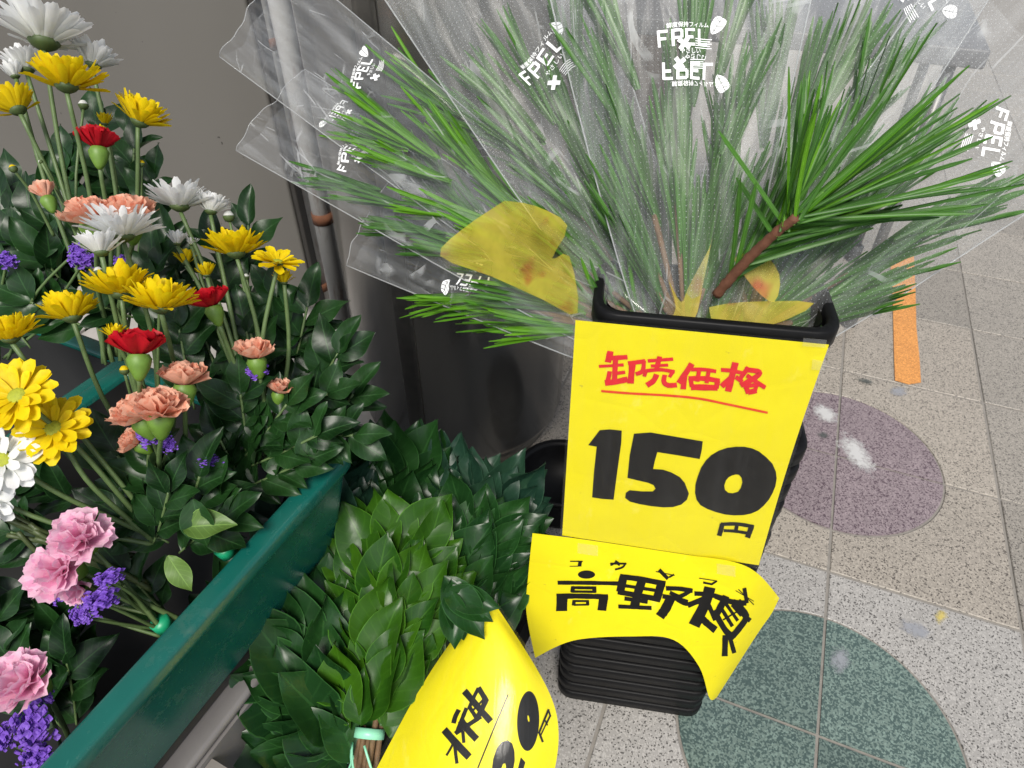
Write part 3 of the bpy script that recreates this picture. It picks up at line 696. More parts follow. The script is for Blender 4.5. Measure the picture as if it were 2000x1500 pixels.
ink('lettering', ns, 'ink', s2, [('p', [ell(652, 405, 56, 27)])] + [('s', p, w_) for p, w_ in [
    ([(465, 458), (660, 459), (857, 463)], 26), ([(560, 490), (708, 492)], 20), ([(552, 515), (715, 517)], 16), ([(565, 482), (560, 518)], 28), ([(702, 484), (704, 520)], 28),
    ([(458, 545), (620, 545), (792, 550)], 34), ([(494, 540), (490, 640)], 72), ([(765, 545), (752, 637)], 58), ([(565, 576), (668, 577)], 14), ([(570, 602), (668, 600)], 12), ([(572, 572), (568, 605)], 24), ([(658, 574), (660, 602)], 22),
    ([(872, 418), (1010, 436), (1165, 466)], 36), ([(893, 415), (872, 515)], 52), ([(1138, 466), (1105, 580)], 52), ([(880, 474), (1130, 512)], 22), ([(1018, 430), (985, 530), (962, 622)], 58), ([(856, 517), (1105, 562)], 34), ([(900, 560), (1050, 582)], 26), ([(860, 612), (1075, 622)], 26),
    ([(1170, 494), (1250, 496), (1342, 510)], 30), ([(1332, 506), (1285, 536), (1225, 560)], 28), ([(1148, 545), (1230, 560), (1310, 584)], 30), ([(1195, 522), (1250, 548)], 26), ([(1200, 560), (1165, 630), (1130, 678)], 62), ([(1230, 560), (1300, 596), (1400, 580)], 26),
    ([(1355, 528), (1450, 535), (1560, 562)], 30), ([(1455, 490), (1420, 600), (1352, 735)], 72), ([(1420, 560), (1310, 606)], 34), ([(1402, 690), (1440, 725), (1490, 765)], 46), ([(1440, 590), (1490, 700)], 30),
    ([(1490, 545), (1590, 580), (1690, 590)], 34), ([(1560, 545), (1500, 660)], 44), ([(1480, 640), (1550, 760), (1590, 800)], 40), ([(1520, 610), (1600, 740)], 24), ([(1555, 590), (1635, 705)], 22), ([(1600, 600), (1660, 670)], 26), ([(1605, 580), (1690, 670), (1640, 760), (1590, 815)], 40), ([(1640, 640), (1715, 705)], 30), ([(1540, 700), (1640, 640)], 10),
    ([(1555, 800), (1550, 935)], 38), ([(1580, 800), (1612, 915)], 28), ([(1640, 575), (1670, 610)], 34)]], *K)
ink('furigana', ns, 'ink', s2, [('s', p, w_) for p, w_ in [
    ([(545, 318), (628, 318)], 7), ([(612, 316), (606, 350)], 24), ([(543, 350), (620, 349)], 5), ([(838, 318), (870, 340)], 20), ([(808, 334), (912, 334)], 13), ([(815, 330), (818, 346)], 20), ([(905, 334), (885, 358), (838, 372)], 13),
    ([(1103, 385), (1226, 410)], 6), ([(1125, 374), (1182, 432)], 24), ([(1222, 404), (1190, 422)], 12), ([(1385, 428), (1502, 446)], 6), ([(1500, 446), (1462, 470)], 13), ([(1412, 456), (1462, 466)], 14),
    ([(1622, 508), (1738, 578)], 5), ([(1640, 500), (1738, 600)], 6), ([(1678, 492), (1694, 590)], 24)]], *K)
for x, y, w_ in ((1148, 1056, 40), (1418, 1096, 36)):
    q = [s2(x + dx, y + dy + 3) for dx, dy in ((-w_ / 2, 0), (w_ / 2, 5), (w_ / 2, 26), (-w_ / 2, 20))]
    if all(q):
        b = MB(); b.add([h[0] + h[1] * .0012 for h in q], [(0, 3, 2, 1)], [(0, 0), (.03, 0), (.03, .02), (0, .02)]); b.obj('tape', 'tape', ns)
# card 3, curled clear-pocketed card in front of the sakaki
c0 = at(960, 1300, .715); cn = cdir(-.25, .30, 1)
net3 = [  # rows: top tip -> bottom, columns: left edge -> right edge
    [(899, 1228, -.004), (916, 1210, .006), (935, 1190, .012), (950, 1178, .010), (966, 1178, .004)],
    [(850, 1298, -.004), (893, 1268, .012), (945, 1255, .022), (995, 1255, .018), (1040, 1292, -.002)],
    [(808, 1366, -.004), (868, 1345, .016), (940, 1340, .028), (1016, 1338, .022), (1079, 1368, -.008)],
    [(772, 1432, -.004), (842, 1422, .018), (926, 1420, .030), (1020, 1416, .022), (1091, 1430, -.012)],
    [(735, 1502, -.004), (812, 1502, .018), (905, 1504, .030), (1010, 1504, .022), (1084, 1500, -.014)],
    [(700, 1570, -.004), (780, 1575, .018), (880, 1580, .028), (980, 1580, .02), (1062, 1572, -.014)]]
cs = thing('price_card', 'curled yellow card in a clear pocket leaning between leaf bunches and trays', 'sign', at_plane(880, 1570, c0, cn))
_, s3 = patch('paper', net3, c0, cn, 'yellow_paper', cs, 6)
netp = [[(q[0] + (-9 if k == 0 else 7 if k == 4 else 0), q[1] + (-3 if k == 0 else 0), q[2] + .0016) for k, q in enumerate(r)] for r in net3]
patch('clear_pocket', netp, c0, cn, 'pocket', cs, 6, .0003)
K = (650, 1050)
ink('lettering', cs, 'ink', s3, [('s', p, w_) for p, w_ in [
    ([(728, 1252), (800, 1335), (888, 1428)], 50), ([(795, 1320), (770, 1370), (742, 1418)], 15), ([(795, 1340), (802, 1410), (810, 1470)], 22), ([(822, 1122), (800, 1165), (788, 1208)], 30),
    ([(872, 1110), (840, 1190), (812, 1262)], 26), ([(800, 1275), (880, 1222), (965, 1165)], 28), ([(835, 1190), (880, 1250), (938, 1312)], 46), ([(848, 1260), (855, 1335)], 22), ([(860, 1000), (940, 1095), (1028, 1196)], 42),
    ([(950, 978), (1000, 1060)], 34), ([(1002, 1050), (970, 1120), (938, 1185)], 34), ([(950, 980), (915, 1050), (890, 1110)], 24), ([(888, 1098), (940, 1180)], 26), ([(968, 1015), (985, 1040)], 16), ([(925, 1085), (955, 1130)], 16), ([(985, 1050), (900, 1140)], 14)]], *K)
ink('divider_line', cs, 'ink', s3, [('s', [(1142, 1020), (1040, 1265), (945, 1500)], 9)], *K)
ink('price_digits', cs, 'ink', s3, [('p', [ell(1270, 1194, 71, 194, .03, 40), ell(1272, 1178, 6, 22, -.15, 12)]),
    ('p', [[(1033, 1530), (1045, 1440), (1068, 1370), (1100, 1330), (1138, 1318), (1168, 1340), (1182, 1390), (1184, 1450), (1175, 1500), (1160, 1530), (1120, 1530), (1128, 1490), (1122, 1468), (1108, 1472), (1098, 1500), (1092, 1530)]]),
    ('p', [[(1222, 1428), (1252, 1462), (1232, 1530), (1196, 1530)]])], *K)
ink('yen_mark', cs, 'ink', s3, [('s', p, w_) for p, w_ in [([(1402, 1118), (1370, 1195), (1338, 1275)], 14), ([(1400, 1122), (1414, 1165)], 12), ([(1412, 1160), (1385, 1215)], 12), ([(1340, 1268), (1364, 1330)], 14), ([(1378, 1188), (1396, 1222)], 10), ([(1392, 1200), (1350, 1290)], 9)]], *K)

# ------------------------------------------------------------------ plants: shared meshes
def leaf_mesh(name, mat, L=1.0, W=.40, tip=1.0, fold=.22, droop=.12, wav=.02, nl=9, seed=0):
    """a leaf along +Y, face up +Z"""
    rn = random.Random(seed); V = []; U = []; F = []; ph = rn.uniform(0, 6)
    prof = []
    for i in range(nl + 1):
        t = i / nl; wd = math.sin(math.pi * t ** .8) ** .85 * W / 2
        if t > .75: wd *= 1 - .35 * tip * ((t - .75) / .25) ** 1.2
        prof.append(max(wd, .004 if t == 1 else .012))
    for i in range(nl + 1):
        t = i / nl
        for j, s in enumerate((-1, -.55, 0, .55, 1)):
            x = s * prof[i]; zc = abs(s) ** 1.3 * prof[i] * fold * 2 - droop * t * t + wav * math.sin(ph + t * 9 + s * 1.5) * abs(s)
            V.append((x * L, t * L, zc * L)); U.append((.5 + s * .5, t))
    for i in range(nl):
        for j in range(4): F.append((i * 5 + j, i * 5 + j + 1, i * 5 + j + 6, i * 5 + j + 5))
    return mesh(name, V, F, mat, True, U)
LEAF = {k: [leaf_mesh(k + '_leaf', m, 1, random.uniform(*wr), tp, random.uniform(.06, .34), random.uniform(*dr), .055, 10, i) for i in range(9)] for k, m, wr, tp, dr in (
    ('sakaki', 'sakaki', (.42, .56), 1.15, (-.12, .25)), ('bright', 'sakaki_bright', (.42, .56), 1.15, (-.15, .25)), ('blue', 'sakaki_blue', (.42, .54), 1.15, (-.1, .2)),
    ('round', 'leaf', (.48, .60), .3, (.05, .25)), ('pale', 'leaf_light', (.46, .56), .5, (.05, .2)))}
def frame(p, d, n, s=1.0, sx=None):
    d = d.normalized(); n = (n - d * n.dot(d)); n = n.normalized() if n.length > 1e-5 else d.orthogonal().normalized(); x = d.cross(n)
    M = Matrix((x * (sx or s), d * s, n * s)).transposed().to_4x4(); M.translation = p; return M
def petal_mesh(name, mat, W=.30, up=.18, tipnotch=0, seed=0):
    V = []; U = []; F = []; nl = 6; rn = random.Random(seed); tw = rn.uniform(-.05, .05)
    for i in range(nl + 1):
        t = i / nl; wd = W * (.30 + .70 * math.sin(min(1, t * 1.25) * math.pi / 2)) * (1 if t < .8 else math.sqrt(max(.04, 1 - ((t - .8) / .215) ** 2))) / 2
        for s in (-1, 0, 1):
            V.append((s * wd + tw * t * t, t, up * t * t + abs(s) * wd * .45 + rn.uniform(-.006, .006))); U.append((.5 + s * .5, t))
    for i in range(nl):
        for j in range(2): F.append((i * 3 + j, i * 3 + j + 1, i * 3 + j + 4, i * 3 + j + 3))
    return mesh(name, V, F, mat, True, U)
PETAL = {c: [petal_mesh('petal', 'p_' + c, random.uniform(.20, .30), random.uniform(-.12, .30), 0, i) for i in range(6)] for c in ('white', 'yellow')}
PETALW = {c: [petal_mesh('petal', 'p_' + c, random.uniform(.38, .46), random.uniform(-.05, .12), 0, i) for i in range(6)] for c in ('white', 'yellow')}
def frill_mesh(name, mat, seed):
    """a carnation petal: fan with a toothed, rippled edge"""
    rn = random.Random(seed); V = []; U = []; F = []; nr, na = 5, 12; ph = [rn.uniform(0, 6) for _ in range(4)]; cup = rn.uniform(.1, .35)
    for i in range(nr + 1):
        r = .12 + .88 * i / nr
        for j in range(na + 1):
            a = (j / na - .5) * 1.5; rr = r * (1 + (.035 * (1 if j % 2 else -1) + rn.uniform(-.03, .03)) * (i == nr))
            rip = (.11 * math.sin(a * 7 + ph[0]) + .06 * math.sin(a * 13 + ph[1])) * r ** 1.6
            V.append((rr * math.sin(a) * .95, rr * math.cos(a), cup * r * r + rip)); U.append((j / na, i / nr))
    for i in range(nr):
        for j in range(na): F.append((i * (na + 1) + j, i * (na + 1) + j + 1, (i + 1) * (na + 1) + j + 1, (i + 1) * (na + 1) + j))
    return mesh(name, V, F, mat, True, U)
FRILL = {c: [frill_mesh('petal', 'p_' + c, i) for i in range(6)] for c in ('red', 'peach', 'pink')}
def lathe_mesh(name, prof, mat, n=14):
    b = MB(); b.lathe(prof, Vector((0, 0, 0)), n); return mesh(name, b.V, b.F, mat, True, b.U)
CALYX_M = lathe_mesh('chrysanthemum', [(.0, -.17), (.10, -.16), (.24, -.08), (.32, .02), (.28, .06), (.0, .07)], 'calyx_dark')
DISC_M = lathe_mesh('flower_centre', [(.0, .10), (.12, .09), (.22, .05), (.25, .0)], 'disc', 16)
CALYX_C = lathe_mesh('calyx', [(.0, -.95), (.09, -.93), (.18, -.82), (.28, -.62), (.37, -.40), (.42, -.16), (.32, .02)], 'calyx')
BUD = {c: lathe_mesh('bud', [(.0, .52), (.22, .46), (.40, .22), (.43, .0), (.3, -.25), (.0, -.35)], 'p_' + c, 12) for c in ('white', 'yellow', 'peach')}
BUDC = lathe_mesh('bud_calyx', [(.46, .12), (.48, -.02), (.36, -.28), (.1, -.42), (.0, -.43)], 'calyx_dark', 12)
def zframe(p, zd, s, spin=0):
    q = zd.to_track_quat('Z', 'Y'); M = q.to_matrix().to_4x4() @ Matrix.Rotation(spin, 4, 'Z') @ Matrix.Scale(s, 4); M.translation = p; return M
def child(name, me, par, M):                 # sub-part placed in its parent's own space
    o = bpy.data.objects.new(name, me); link(o); o.parent = par; o.matrix_basis = M; return o
def mum(t, c, p, face, wpx, d, cup=.5, full=1.0, lab=True):
    """daisy chrysanthemum; cup 0 = wide open flat, 1 = shuttlecock"""
    R = wpx * d / FPX / 2 * (1.0 if cup < .2 else 1.18); spin = random.uniform(0, 6)
    h = put('chrysanthemum', CALYX_M, t, zframe(p, face, R, spin), label=f'{c} chrysanthemum bloom')
    wide = cup < .25
    rings = ((20, 1.0, .12 + cup * .75, -.02), (18, .96, .32 + cup * .72, .01), (15, .86, .58 + cup * .6, .03), (11, .68, .92 + cup * .3, .04)) if not wide else ((13, 1.0, .0, 0), (12, .92, .16, .03), (8, .66, .42, .05))
    lib = (PETALW if wide else PETAL)[c]
    for n, ln, el, zo in rings:
        n = max(4, int(n * full)); a0 = random.uniform(0, 6)
        for k in range(n):
            if random.random() < .04: continue
            a = a0 + 2 * math.pi * k / n + random.uniform(-.13, .13); e = el + random.uniform(-.22, .2); l = ln * random.uniform(.88, 1.08) / max(.75, math.cos(e * .6))
            r0 = .12 if wide else .2
            dv = Vector((math.cos(a) * math.cos(e), math.sin(a) * math.cos(e), math.sin(e))); nv = Vector((-math.cos(a) * math.sin(e), -math.sin(a) * math.sin(e), math.cos(e)))
            child('petal', random.choice(lib), h, frame(Vector((math.cos(a) * r0, math.sin(a) * r0, zo)), dv, nv, l * (1 - r0 * .5)))
    child('flower_centre', DISC_M, h, Matrix.Translation((0, 0, .06)))
    return h
def carn(t, c, p, face, wpx, d, closed=.3, n=22, calyx=True, cl=None):
    R = wpx * d / FPX / 2 * 1.22; spin = random.uniform(0, 6)
    h = put('carnation', CALYX_C, t, zframe(p - face * R * .25, face, R, spin), label=f'{c} carnation bloom')
    if cl: h.matrix_basis = h.matrix_basis @ Matrix.Diagonal((cl, cl, cl, 1))
    k_ = 1.0 / (cl or 1)
    for k in range(n):
        q = (k + .5) / n; a = k * 2.4 + random.uniform(-.2, .2)
        e = closed * .9 + (1 - closed) * (1.25 - 1.2 * q) + random.uniform(-.12, .12); l = (.72 + .30 * q) * random.uniform(.9, 1.08)
        e = min(1.45, max(.0, e))
        dv = Vector((math.cos(a) * math.cos(e), math.sin(a) * math.cos(e), math.sin(e))); nv = Vector((-math.cos(a) * math.sin(e), -math.sin(a) * math.sin(e), math.cos(e)))
        child('petal', random.choice(FRILL[c]), h, frame(Vector((0, 0, .05 - .12 * q)), dv, nv, l * k_))
    return h
def bud(t, c, p, face, wpx, d):
    R = wpx * d / FPX; h = put('bud', BUD[c], t, zframe(p, face, R), label=f'{c} flower bud'); child('bud_calyx', BUDC, h, Matrix.Identity(4)); return h
def stem(t, p, q, r=.0022, sag=.12, mat='stem_green', name='stem'):
    d = q - p; s = d.orthogonal().normalized() * d.length * random.uniform(-sag, sag) * .5
    pts = catmull([p, p.lerp(q, .35) + s, p.lerp(q, .7) + s * .6, q], 4)
    b = MB(); b.tube(pts, [r * (.85 + .3 * i / len(pts)) for i in range(len(pts))], 7); return b.obj(name, mat, t, True)
def leaf(t, kind, p, d, n, L, name='leaf', wide=1.0):
    return put(name, random.choice(LEAF[kind]), t, frame(p, d, n, L, L * wide))
def statice_mesh(seed):
    rn = random.Random(seed); V = []; F = []; U = []
    for k in range(190):
        p = Vector((rn.gauss(0, .33), rn.gauss(0, .33), rn.gauss(0, .24) + .1)); d = (p * .8 + Vector((rn.uniform(-.4, .4), rn.uniform(-.4, .4), .5 + rn.uniform(-.2, .3)))).normalized(); r = rn.uniform(.09, .15)
        a = d.orthogonal().normalized(); c = d.cross(a); k0 = len(V); V.append(p); U.append((.5, 0)); n = 8
        for j in range(n):
            th = 2 * math.pi * j / n; rr = r * (1 + .28 * (j % 2)); V.append(p + (a * math.cos(th) + c * math.sin(th)) * rr + d * r * rn.uniform(.5, 1.1)); U.append((j / n, 1))
        for j in range(n): F.append((k0, k0 + 1 + j, k0 + 1 + (j + 1) % n))
    return mesh('statice_cluster', V, F, 'purple', False, U)
STAT = [statice_mesh(i) for i in range(4)]
def statice(t, x, y, d, wpx, hpx=None, rot=0.0):
    R = wpx * d / FPX / 2 * 1.0; k = (hpx or wpx) / wpx
    M = Matrix((RX, UP, -FW)).transposed().to_4x4() @ Matrix.Rotation(rot, 4, 'Z') @ Matrix.Diagonal((R, R * k, R * .8, 1)); M.translation = at(x, y, d)
    return put('statice_cluster', random.choice(STAT), t, M, kind='stuff')
# ------------------------------------------------------------------ flower bunches
def U_(a=0, b=1, c=.1): return cdir(a, b, c)
GB = 'tied flower bunches in the green troughs'
def bunch(label, base, items, d0):
    bp = at(*base); t = thing('flower_bunch', label, 'flower bunch', bp, GB)
    for it in items:
        k, c, x, y, w_ = it[:5]; o = it[5] if len(it) > 5 else {}
        d = o.get('d', d0); p = at(x, y, d); f = U_(*o.get('f', (random.uniform(-.08, .08), 1, .2)))
        if k == 'm': mum(t, c, p, f, w_, d, o.get('cup', .5), o.get('full', 1))
        elif k == 'c': carn(t, c, p, f, w_, d, o.get('closed', .25), o.get('n', 22), True, o.get('cl'))
        elif k == 'b': bud(t, c, p, f, w_, d)
        elif k == 's': statice(t, x, y, d, w_, o.get('h'), o.get('r', 0))
        if not o.get('nostem'):
            R = w_ * d / FPX / 2; q = at(*o['to']) if 'to' in o else bp
            stem(t, p - f * R * (1.2 if k == 'c' else .2), q + Vector((random.uniform(-.012, .012), random.uniform(-.012, .012), 0)), .0016 if k in 'bs' else .0024)
    return t
L_ = dict
b1 = bunch('tallest flower bunch against the grey panel wall, topped by white chrysanthemums', (225, 700, .76), [
    ('m', 'white', 86, 84, 150, L_(f=(0, 1, .05), cup=.42)), ('m', 'white', 52, 138, 74, L_(f=(-.15, 1, .0), cup=.75, d=.70)), ('m', 'white', 30, 150, 46, L_(f=(-.3, 1, .1), cup=.95, d=.69, full=.6)), ('m', 'white', 182, 128, 80, L_(f=(.2, 1, .0), cup=.7, d=.70)),
    ('m', 'yellow', 130, 170, 118, L_(f=(.0, 1, .12), cup=.3, d=.63)), ('m', 'yellow', 36, 216, 84, L_(f=(-.55, 1, .0), cup=.62, d=.66)), ('m', 'yellow', 272, 240, 92, L_(f=(.35, 1, .05), cup=.55, d=.68)), ('b', 'white', 163, 206, 20, L_(d=.70)),
    ('m', 'yellow', 205, 242, 34, L_(cup=.95, full=.5, d=.70)), ('m', 'yellow', 196, 262, 26, L_(cup=.95, full=.4, d=.66, nostem=1)), ('c', 'red', 192, 278, 76, L_(closed=.55, cl=.95, n=26, f=(-.05, 1, .0))), ('b', 'yellow', 276, 320, 15, L_(d=.70)), ('b', 'yellow', 26, 330, 17, L_(f=(-.5, 1, 0), to=(110, 470, .7))), ('b', 'white', 80, 316, 9, L_(f=(-.9, .3, 0))),
    ('c', 'peach', 88, 378, 58, L_(closed=.95, n=12, f=(-.45, 1, 0), cl=1.0, to=(150, 470, .72))), ('c', 'peach', 172, 418, 92, L_(closed=.05, f=(-.1, 1, .35), d=.62)), ('c', 'peach', 256, 412, 92, L_(closed=.05, f=(.1, 1, .3), d=.63))], .66)
b2 = bunch('middle flower bunch with the largest red carnation and a white chrysanthemum cluster', (330, 960, .72), [
    ('m', 'white', 240, 462, 122, L_(cup=.42, d=.60)), ('m', 'white', 198, 494, 78, L_(cup=.7, f=(-.15, 1, .05), d=.58)), ('b', 'white', 193, 531, 20, L_(d=.60, f=(-.3, 1, .1))), ('b', 'white', 313, 556, 19, L_(d=.60)),
    ('m', 'yellow', 236, 574, 114, L_(cup=.3, f=(-.05, 1, .18), d=.60)), ('m', 'yellow', 315, 602, 116, L_(cup=.25, f=(.05, 1, .22), d=.57)), ('m', 'yellow', 142, 622, 96, L_(cup=.55, f=(-.25, 1, .02), d=.60)), ('m', 'yellow', 225, 660, 46, L_(cup=.9, full=.6, d=.60)), ('b', 'yellow', 243, 724, 20, L_(d=.60)),
    ('c', 'red', 271, 678, 96, L_(closed=.5, cl=.95, n=30, f=(0, 1, .05), d=.56)), ('c', 'peach', 360, 738, 88, L_(closed=.35, f=(.05, 1, .12), d=.60)), ('c', 'peach', 268, 806, 92, L_(closed=.1, f=(-.3, .9, .5), d=.58)), ('c', 'peach', 312, 795, 100, L_(closed=.1, f=(.15, 1, .4), d=.57)), ('c', 'peach', 262, 860, 60, L_(closed=.3, f=(-.5, .6, .5), d=.62)),
    ('s', 'p', 296, 850, 76, L_(h=46, d=.60)), ('s', 'p', 330, 868, 34, L_(d=.61)), ('s', 'p', 410, 900, 54, L_(h=26, d=.64)), ('s', 'p', 398, 938, 26, L_(d=.65)), ('s', 'p', 428, 955, 18, L_(d=.66))], .60)
b3 = bunch('flower bunch nearest the pipes, with two round yellow heads and a red carnation', (520, 900, .74), [
    ('m', 'white', 352, 404, 104, L_(cup=.45, d=.68)), ('m', 'white', 412, 414, 64, L_(cup=.75, f=(.1, 1, 0), d=.69)), ('b', 'white', 447, 424, 24, L_(d=.70)), ('m', 'white', 346, 476, 42, L_(cup=.95, full=.6, d=.68)), ('m', 'white', 374, 478, 28, L_(cup=.95, full=.4, d=.69)),
    ('m', 'yellow', 363, 514, 44, L_(cup=.9, full=.4, d=.69)), ('m', 'yellow', 404, 538, 42, L_(cup=.9, full=.6, d=.69)), ('m', 'yellow', 462, 496, 100, L_(cup=.32, f=(-.1, 1, .12), d=.67)), ('m', 'yellow', 542, 514, 92, L_(cup=.12, f=(.2, .9, .45), d=.66)), ('m', 'yellow', 555, 552, 40, L_(cup=.9, full=.7, d=.68)), ('b', 'white', 481, 541, 13, L_(d=.70)),
    ('c', 'red', 411, 588, 74, L_(closed=.35, cl=.95, n=28, f=(-.3, 1, .2), d=.64)), ('c', 'peach', 497, 688, 76, L_(closed=.3, n=12, f=(-.1, 1, .35), d=.66)), ('c', 'peach', 545, 758, 54, L_(closed=.3, n=12, f=(.2, .9, .35), d=.68)), ('s', 'p', 502, 724, 56, L_(h=34, d=.67, r=.3)), ('s', 'p', 583, 794, 28, L_(h=34, d=.69))], .67)
b4 = bunch('flower bunch of wide open yellow and white heads with green centres', (300, 1060, .66), [
    ('m', 'yellow', 22, 662, 96, L_(cup=.45, f=(-.1, 1, .25), d=.56)), ('m', 'yellow', 36, 775, 150, L_(cup=.0, f=(-.05, .55, 1), d=.55)), ('m', 'yellow', 106, 838, 136, L_(cup=.05, f=(.15, .5, 1), d=.575)), ('m', 'white', 6, 900, 140, L_(cup=.0, f=(.1, .3, 1), d=.56)), ('m', 'white', -24, 975, 110, L_(cup=.05, f=(.1, .0, 1), d=.59))], .56)
b5 = bunch('flower bunch with paired pink carnations and violet statice, tied low in the trough', (325, 1222, .655), [
    ('c', 'pink', 156, 1050, 108, L_(closed=.15, n=15, f=(.2, .55, .9), d=.58)), ('c', 'pink', 112, 1112, 112, L_(closed=.15, n=15, f=(-.1, .35, 1), d=.575)), ('c', 'pink', 148, 1150, 70, L_(closed=.3, n=10, f=(.1, -.3, .9), d=.60)),
    ('s', 'p', 212, 1128, 72, L_(h=40, d=.585, r=.35)), ('s', 'p', 196, 1170, 84, L_(h=56, d=.59, r=.3)), ('s', 'p', 160, 1200, 48, L_(d=.60)), ('s', 'p', 115, 1160, 40, L_(d=.62)), ('s', 'p', 70, 1120, 30, L_(d=.63))], .58)
b6 = bunch('flower bunch at the near end with one pink carnation over deep violet statice', (150, 1580, .62), [
    ('c', 'pink', 42, 1330, 118, L_(closed=.15, n=18, f=(-.1, .6, .8), d=.53)), ('s', 'p', 66, 1415, 92, L_(h=110, d=.54)), ('s', 'p', 78, 1480, 80, L_(h=70, d=.55)), ('s', 'p', 2, 1440, 60, L_(h=70, d=.55)), ('s', 'p', 90, 1360, 36, L_(d=.55))], .54)
b7 = bunch('flower bunch with violet statice at the dark far corner of the wall', (20, 700, .78), [
    ('s', 'p', 12, 508, 54, L_(h=40, d=.70)), ('s', 'p', 162, 506, 62, L_(h=44, d=.68)), ('s', 'p', 238, 512, 34, L_(d=.69)), ('s', 'p', 150, 488, 30, L_(d=.69))], .70)
# tie tapes
for t, q, m in ((b5, (316, 1219, .648), 'tie_green'), (b2, (440, 1075, .668), 'tie_green')):
    c = at(*q); b = MB(); ax = (at(q[0] + 20, q[1] + 18, q[2] + .01) - c).normalized(); b.tube([c - ax * .006, c + ax * .006], .009, 10); b.obj('tie_tape', m, t, True)
# leaf sprays of the flower bunches: (x0,y0,x1,y1,depth,n,length px, width spread)
def spray(t, x0, y0, x1, y1, d, n, lp, kind='round', dd=.0, face=.9):
    p, q = at(x0, y0, d + dd), at(x1, y1, d); ax = (q - p).normalized(); L = lp * d / FPX
    stem(t, p, q, .0013, .05, 'stem_green', 'twig')
    side = ax.cross(-FW).normalized()
    for i in range(n):
        tt = (i + .5) / n; s = 1 if i % 2 else -1
        k = random.choice((kind, kind, kind, 'round'))
        dv = ax * random.uniform(.5, .95) + side * s * random.uniform(.5, 1.0) + (-FW) * random.uniform(-.15, .35) + UP * .15
        nv = (-FW) * face + UP * random.uniform(.1, .9) + RX * random.uniform(-.5, .5)
        leaf(t, kind, p.lerp(q, tt), dv, nv, L * random.uniform(.8, 1.15))
    leaf(t, kind, q, ax, -FW * face + UP * .5, L)
SPR = [
    (b7, 60, 640, 10, 420, .80, 8, 100), (b7, 100, 640, 60, 430, .79, 8, 95), (b7, 150, 600, 20, 470, .76, 9, 100), (b7, 60, 680, -20, 560, .74, 8, 100), (b7, 170, 640, 60, 590, .72, 8, 100), (b7, 110, 600, 130, 480, .77, 7, 90), (b7, 90, 560, 30, 370, .82, 7, 80), (b7, 40, 440, 130, 350, .80, 7, 80),
    (b1, 240, 480, 190, 250, .80, 8, 80), (b1, 250, 470, 262, 290, .78, 8, 75), (b1, 290, 470, 300, 350, .77, 7, 70), (b1, 160, 470, 130, 320, .80, 8, 75), (b1, 180, 560, 110, 440, .76, 8, 85), (b1, 240, 560, 160, 480, .76, 7, 80), (b1, 300, 480, 250, 260, .80, 6, 70), (b1, 130, 560, 80, 500, .74, 6, 85), (b1, 310, 440, 200, 330, .79, 7, 70),
    (b2, 320, 700, 300, 520, .72, 8, 85), (b2, 380, 800, 350, 640, .70, 8, 85), (b2, 260, 620, 200, 600, .71, 6, 85),
    (b3, 470, 700, 420, 480, .76, 9, 80), (b3, 480, 620, 485, 440, .78, 7, 80), (b3, 530, 740, 540, 580, .75, 9, 85), (b3, 560, 800, 600, 600, .75, 9, 90), (b3, 600, 800, 660, 690, .74, 8, 90), (b3, 450, 820, 400, 660, .72, 8, 95), (b3, 520, 800, 480, 640, .72, 8, 85), (b3, 380, 640, 330, 480, .76, 8, 85), (b3, 590, 900, 690, 770, .73, 8, 85),
    (b3, 480, 880, 470, 770, .68, 8, 85), (b3, 480, 890, 560, 790, .68, 8, 85), (b3, 490, 910, 620, 850, .68, 9, 85), (b3, 460, 960, 600, 900, .685, 9, 80), (b3, 590, 860, 690, 850, .69, 6, 80), (b3, 560, 800, 640, 770, .71, 7, 80), (b3, 470, 950, 430, 860, .69, 7, 85),
    (b2, 300, 1000, 230, 890, .655, 7, 110), (b2, 330, 1030, 300, 900, .645, 8, 110), (b2, 360, 1040, 390, 930, .64, 7, 105), (b2, 330, 1060, 240, 1010, .645, 7, 105), (b2, 350, 1080, 440, 1010, .64, 6, 95), (b2, 300, 1060, 330, 960, .63, 7, 95), (b2, 400, 1060, 420, 970, .65, 6, 95),
    (b5, 330, 1200, 250, 1120, .66, 7, 95), (b5, 150, 1230, 60, 1180, .64, 8, 100), (b5, 150, 1260, 20, 1250, .64, 8, 105), (b5, 180, 1290, 130, 1240, .65, 6, 95),
    (b6, 120, 1420, 20, 1290, .62, 8, 105), (b6, 150, 1420, 130, 1290, .63, 7, 100), (b6, 60, 1400, -10, 1200, .62, 8, 100), (b6, 160, 1400, 120, 1330, .64, 5, 90),
    (b4, 150, 980, 60, 940, .70, 7, 90), (b4, 120, 1060, 20, 1040, .68, 7, 90)]
for s in SPR: spray(*s, dd=.02)
for x, y, dx, dy, d, lp in ((398, 1030, 1, .1, .60, 100), (352, 1085, .6, -1, .61, 85), (385, 975, .2, -1, .60, 100)):
    leaf(b2, 'pale' if y > 1000 else 'round', at(x - 40 * dx, y, d), RX * dx + UP * dy, -FW + UP * .5, lp * d / FPX, 'leaf', 1.1)
# bare lower stems lying in the trough
for k in range(9):
    stem(b4, at(random.uniform(0, 110), random.uniform(985, 1060), .62), at(random.uniform(190, 330), random.uniform(1060, 1180), .67), .0026, .12, 'stem_olive')
for k in range(8):
    stem(b5, at(random.uniform(200, 260), random.uniform(1130, 1190), .61), at(318 + random.uniform(-8, 8), 1215 + random.uniform(-8, 8), .66), .0016)

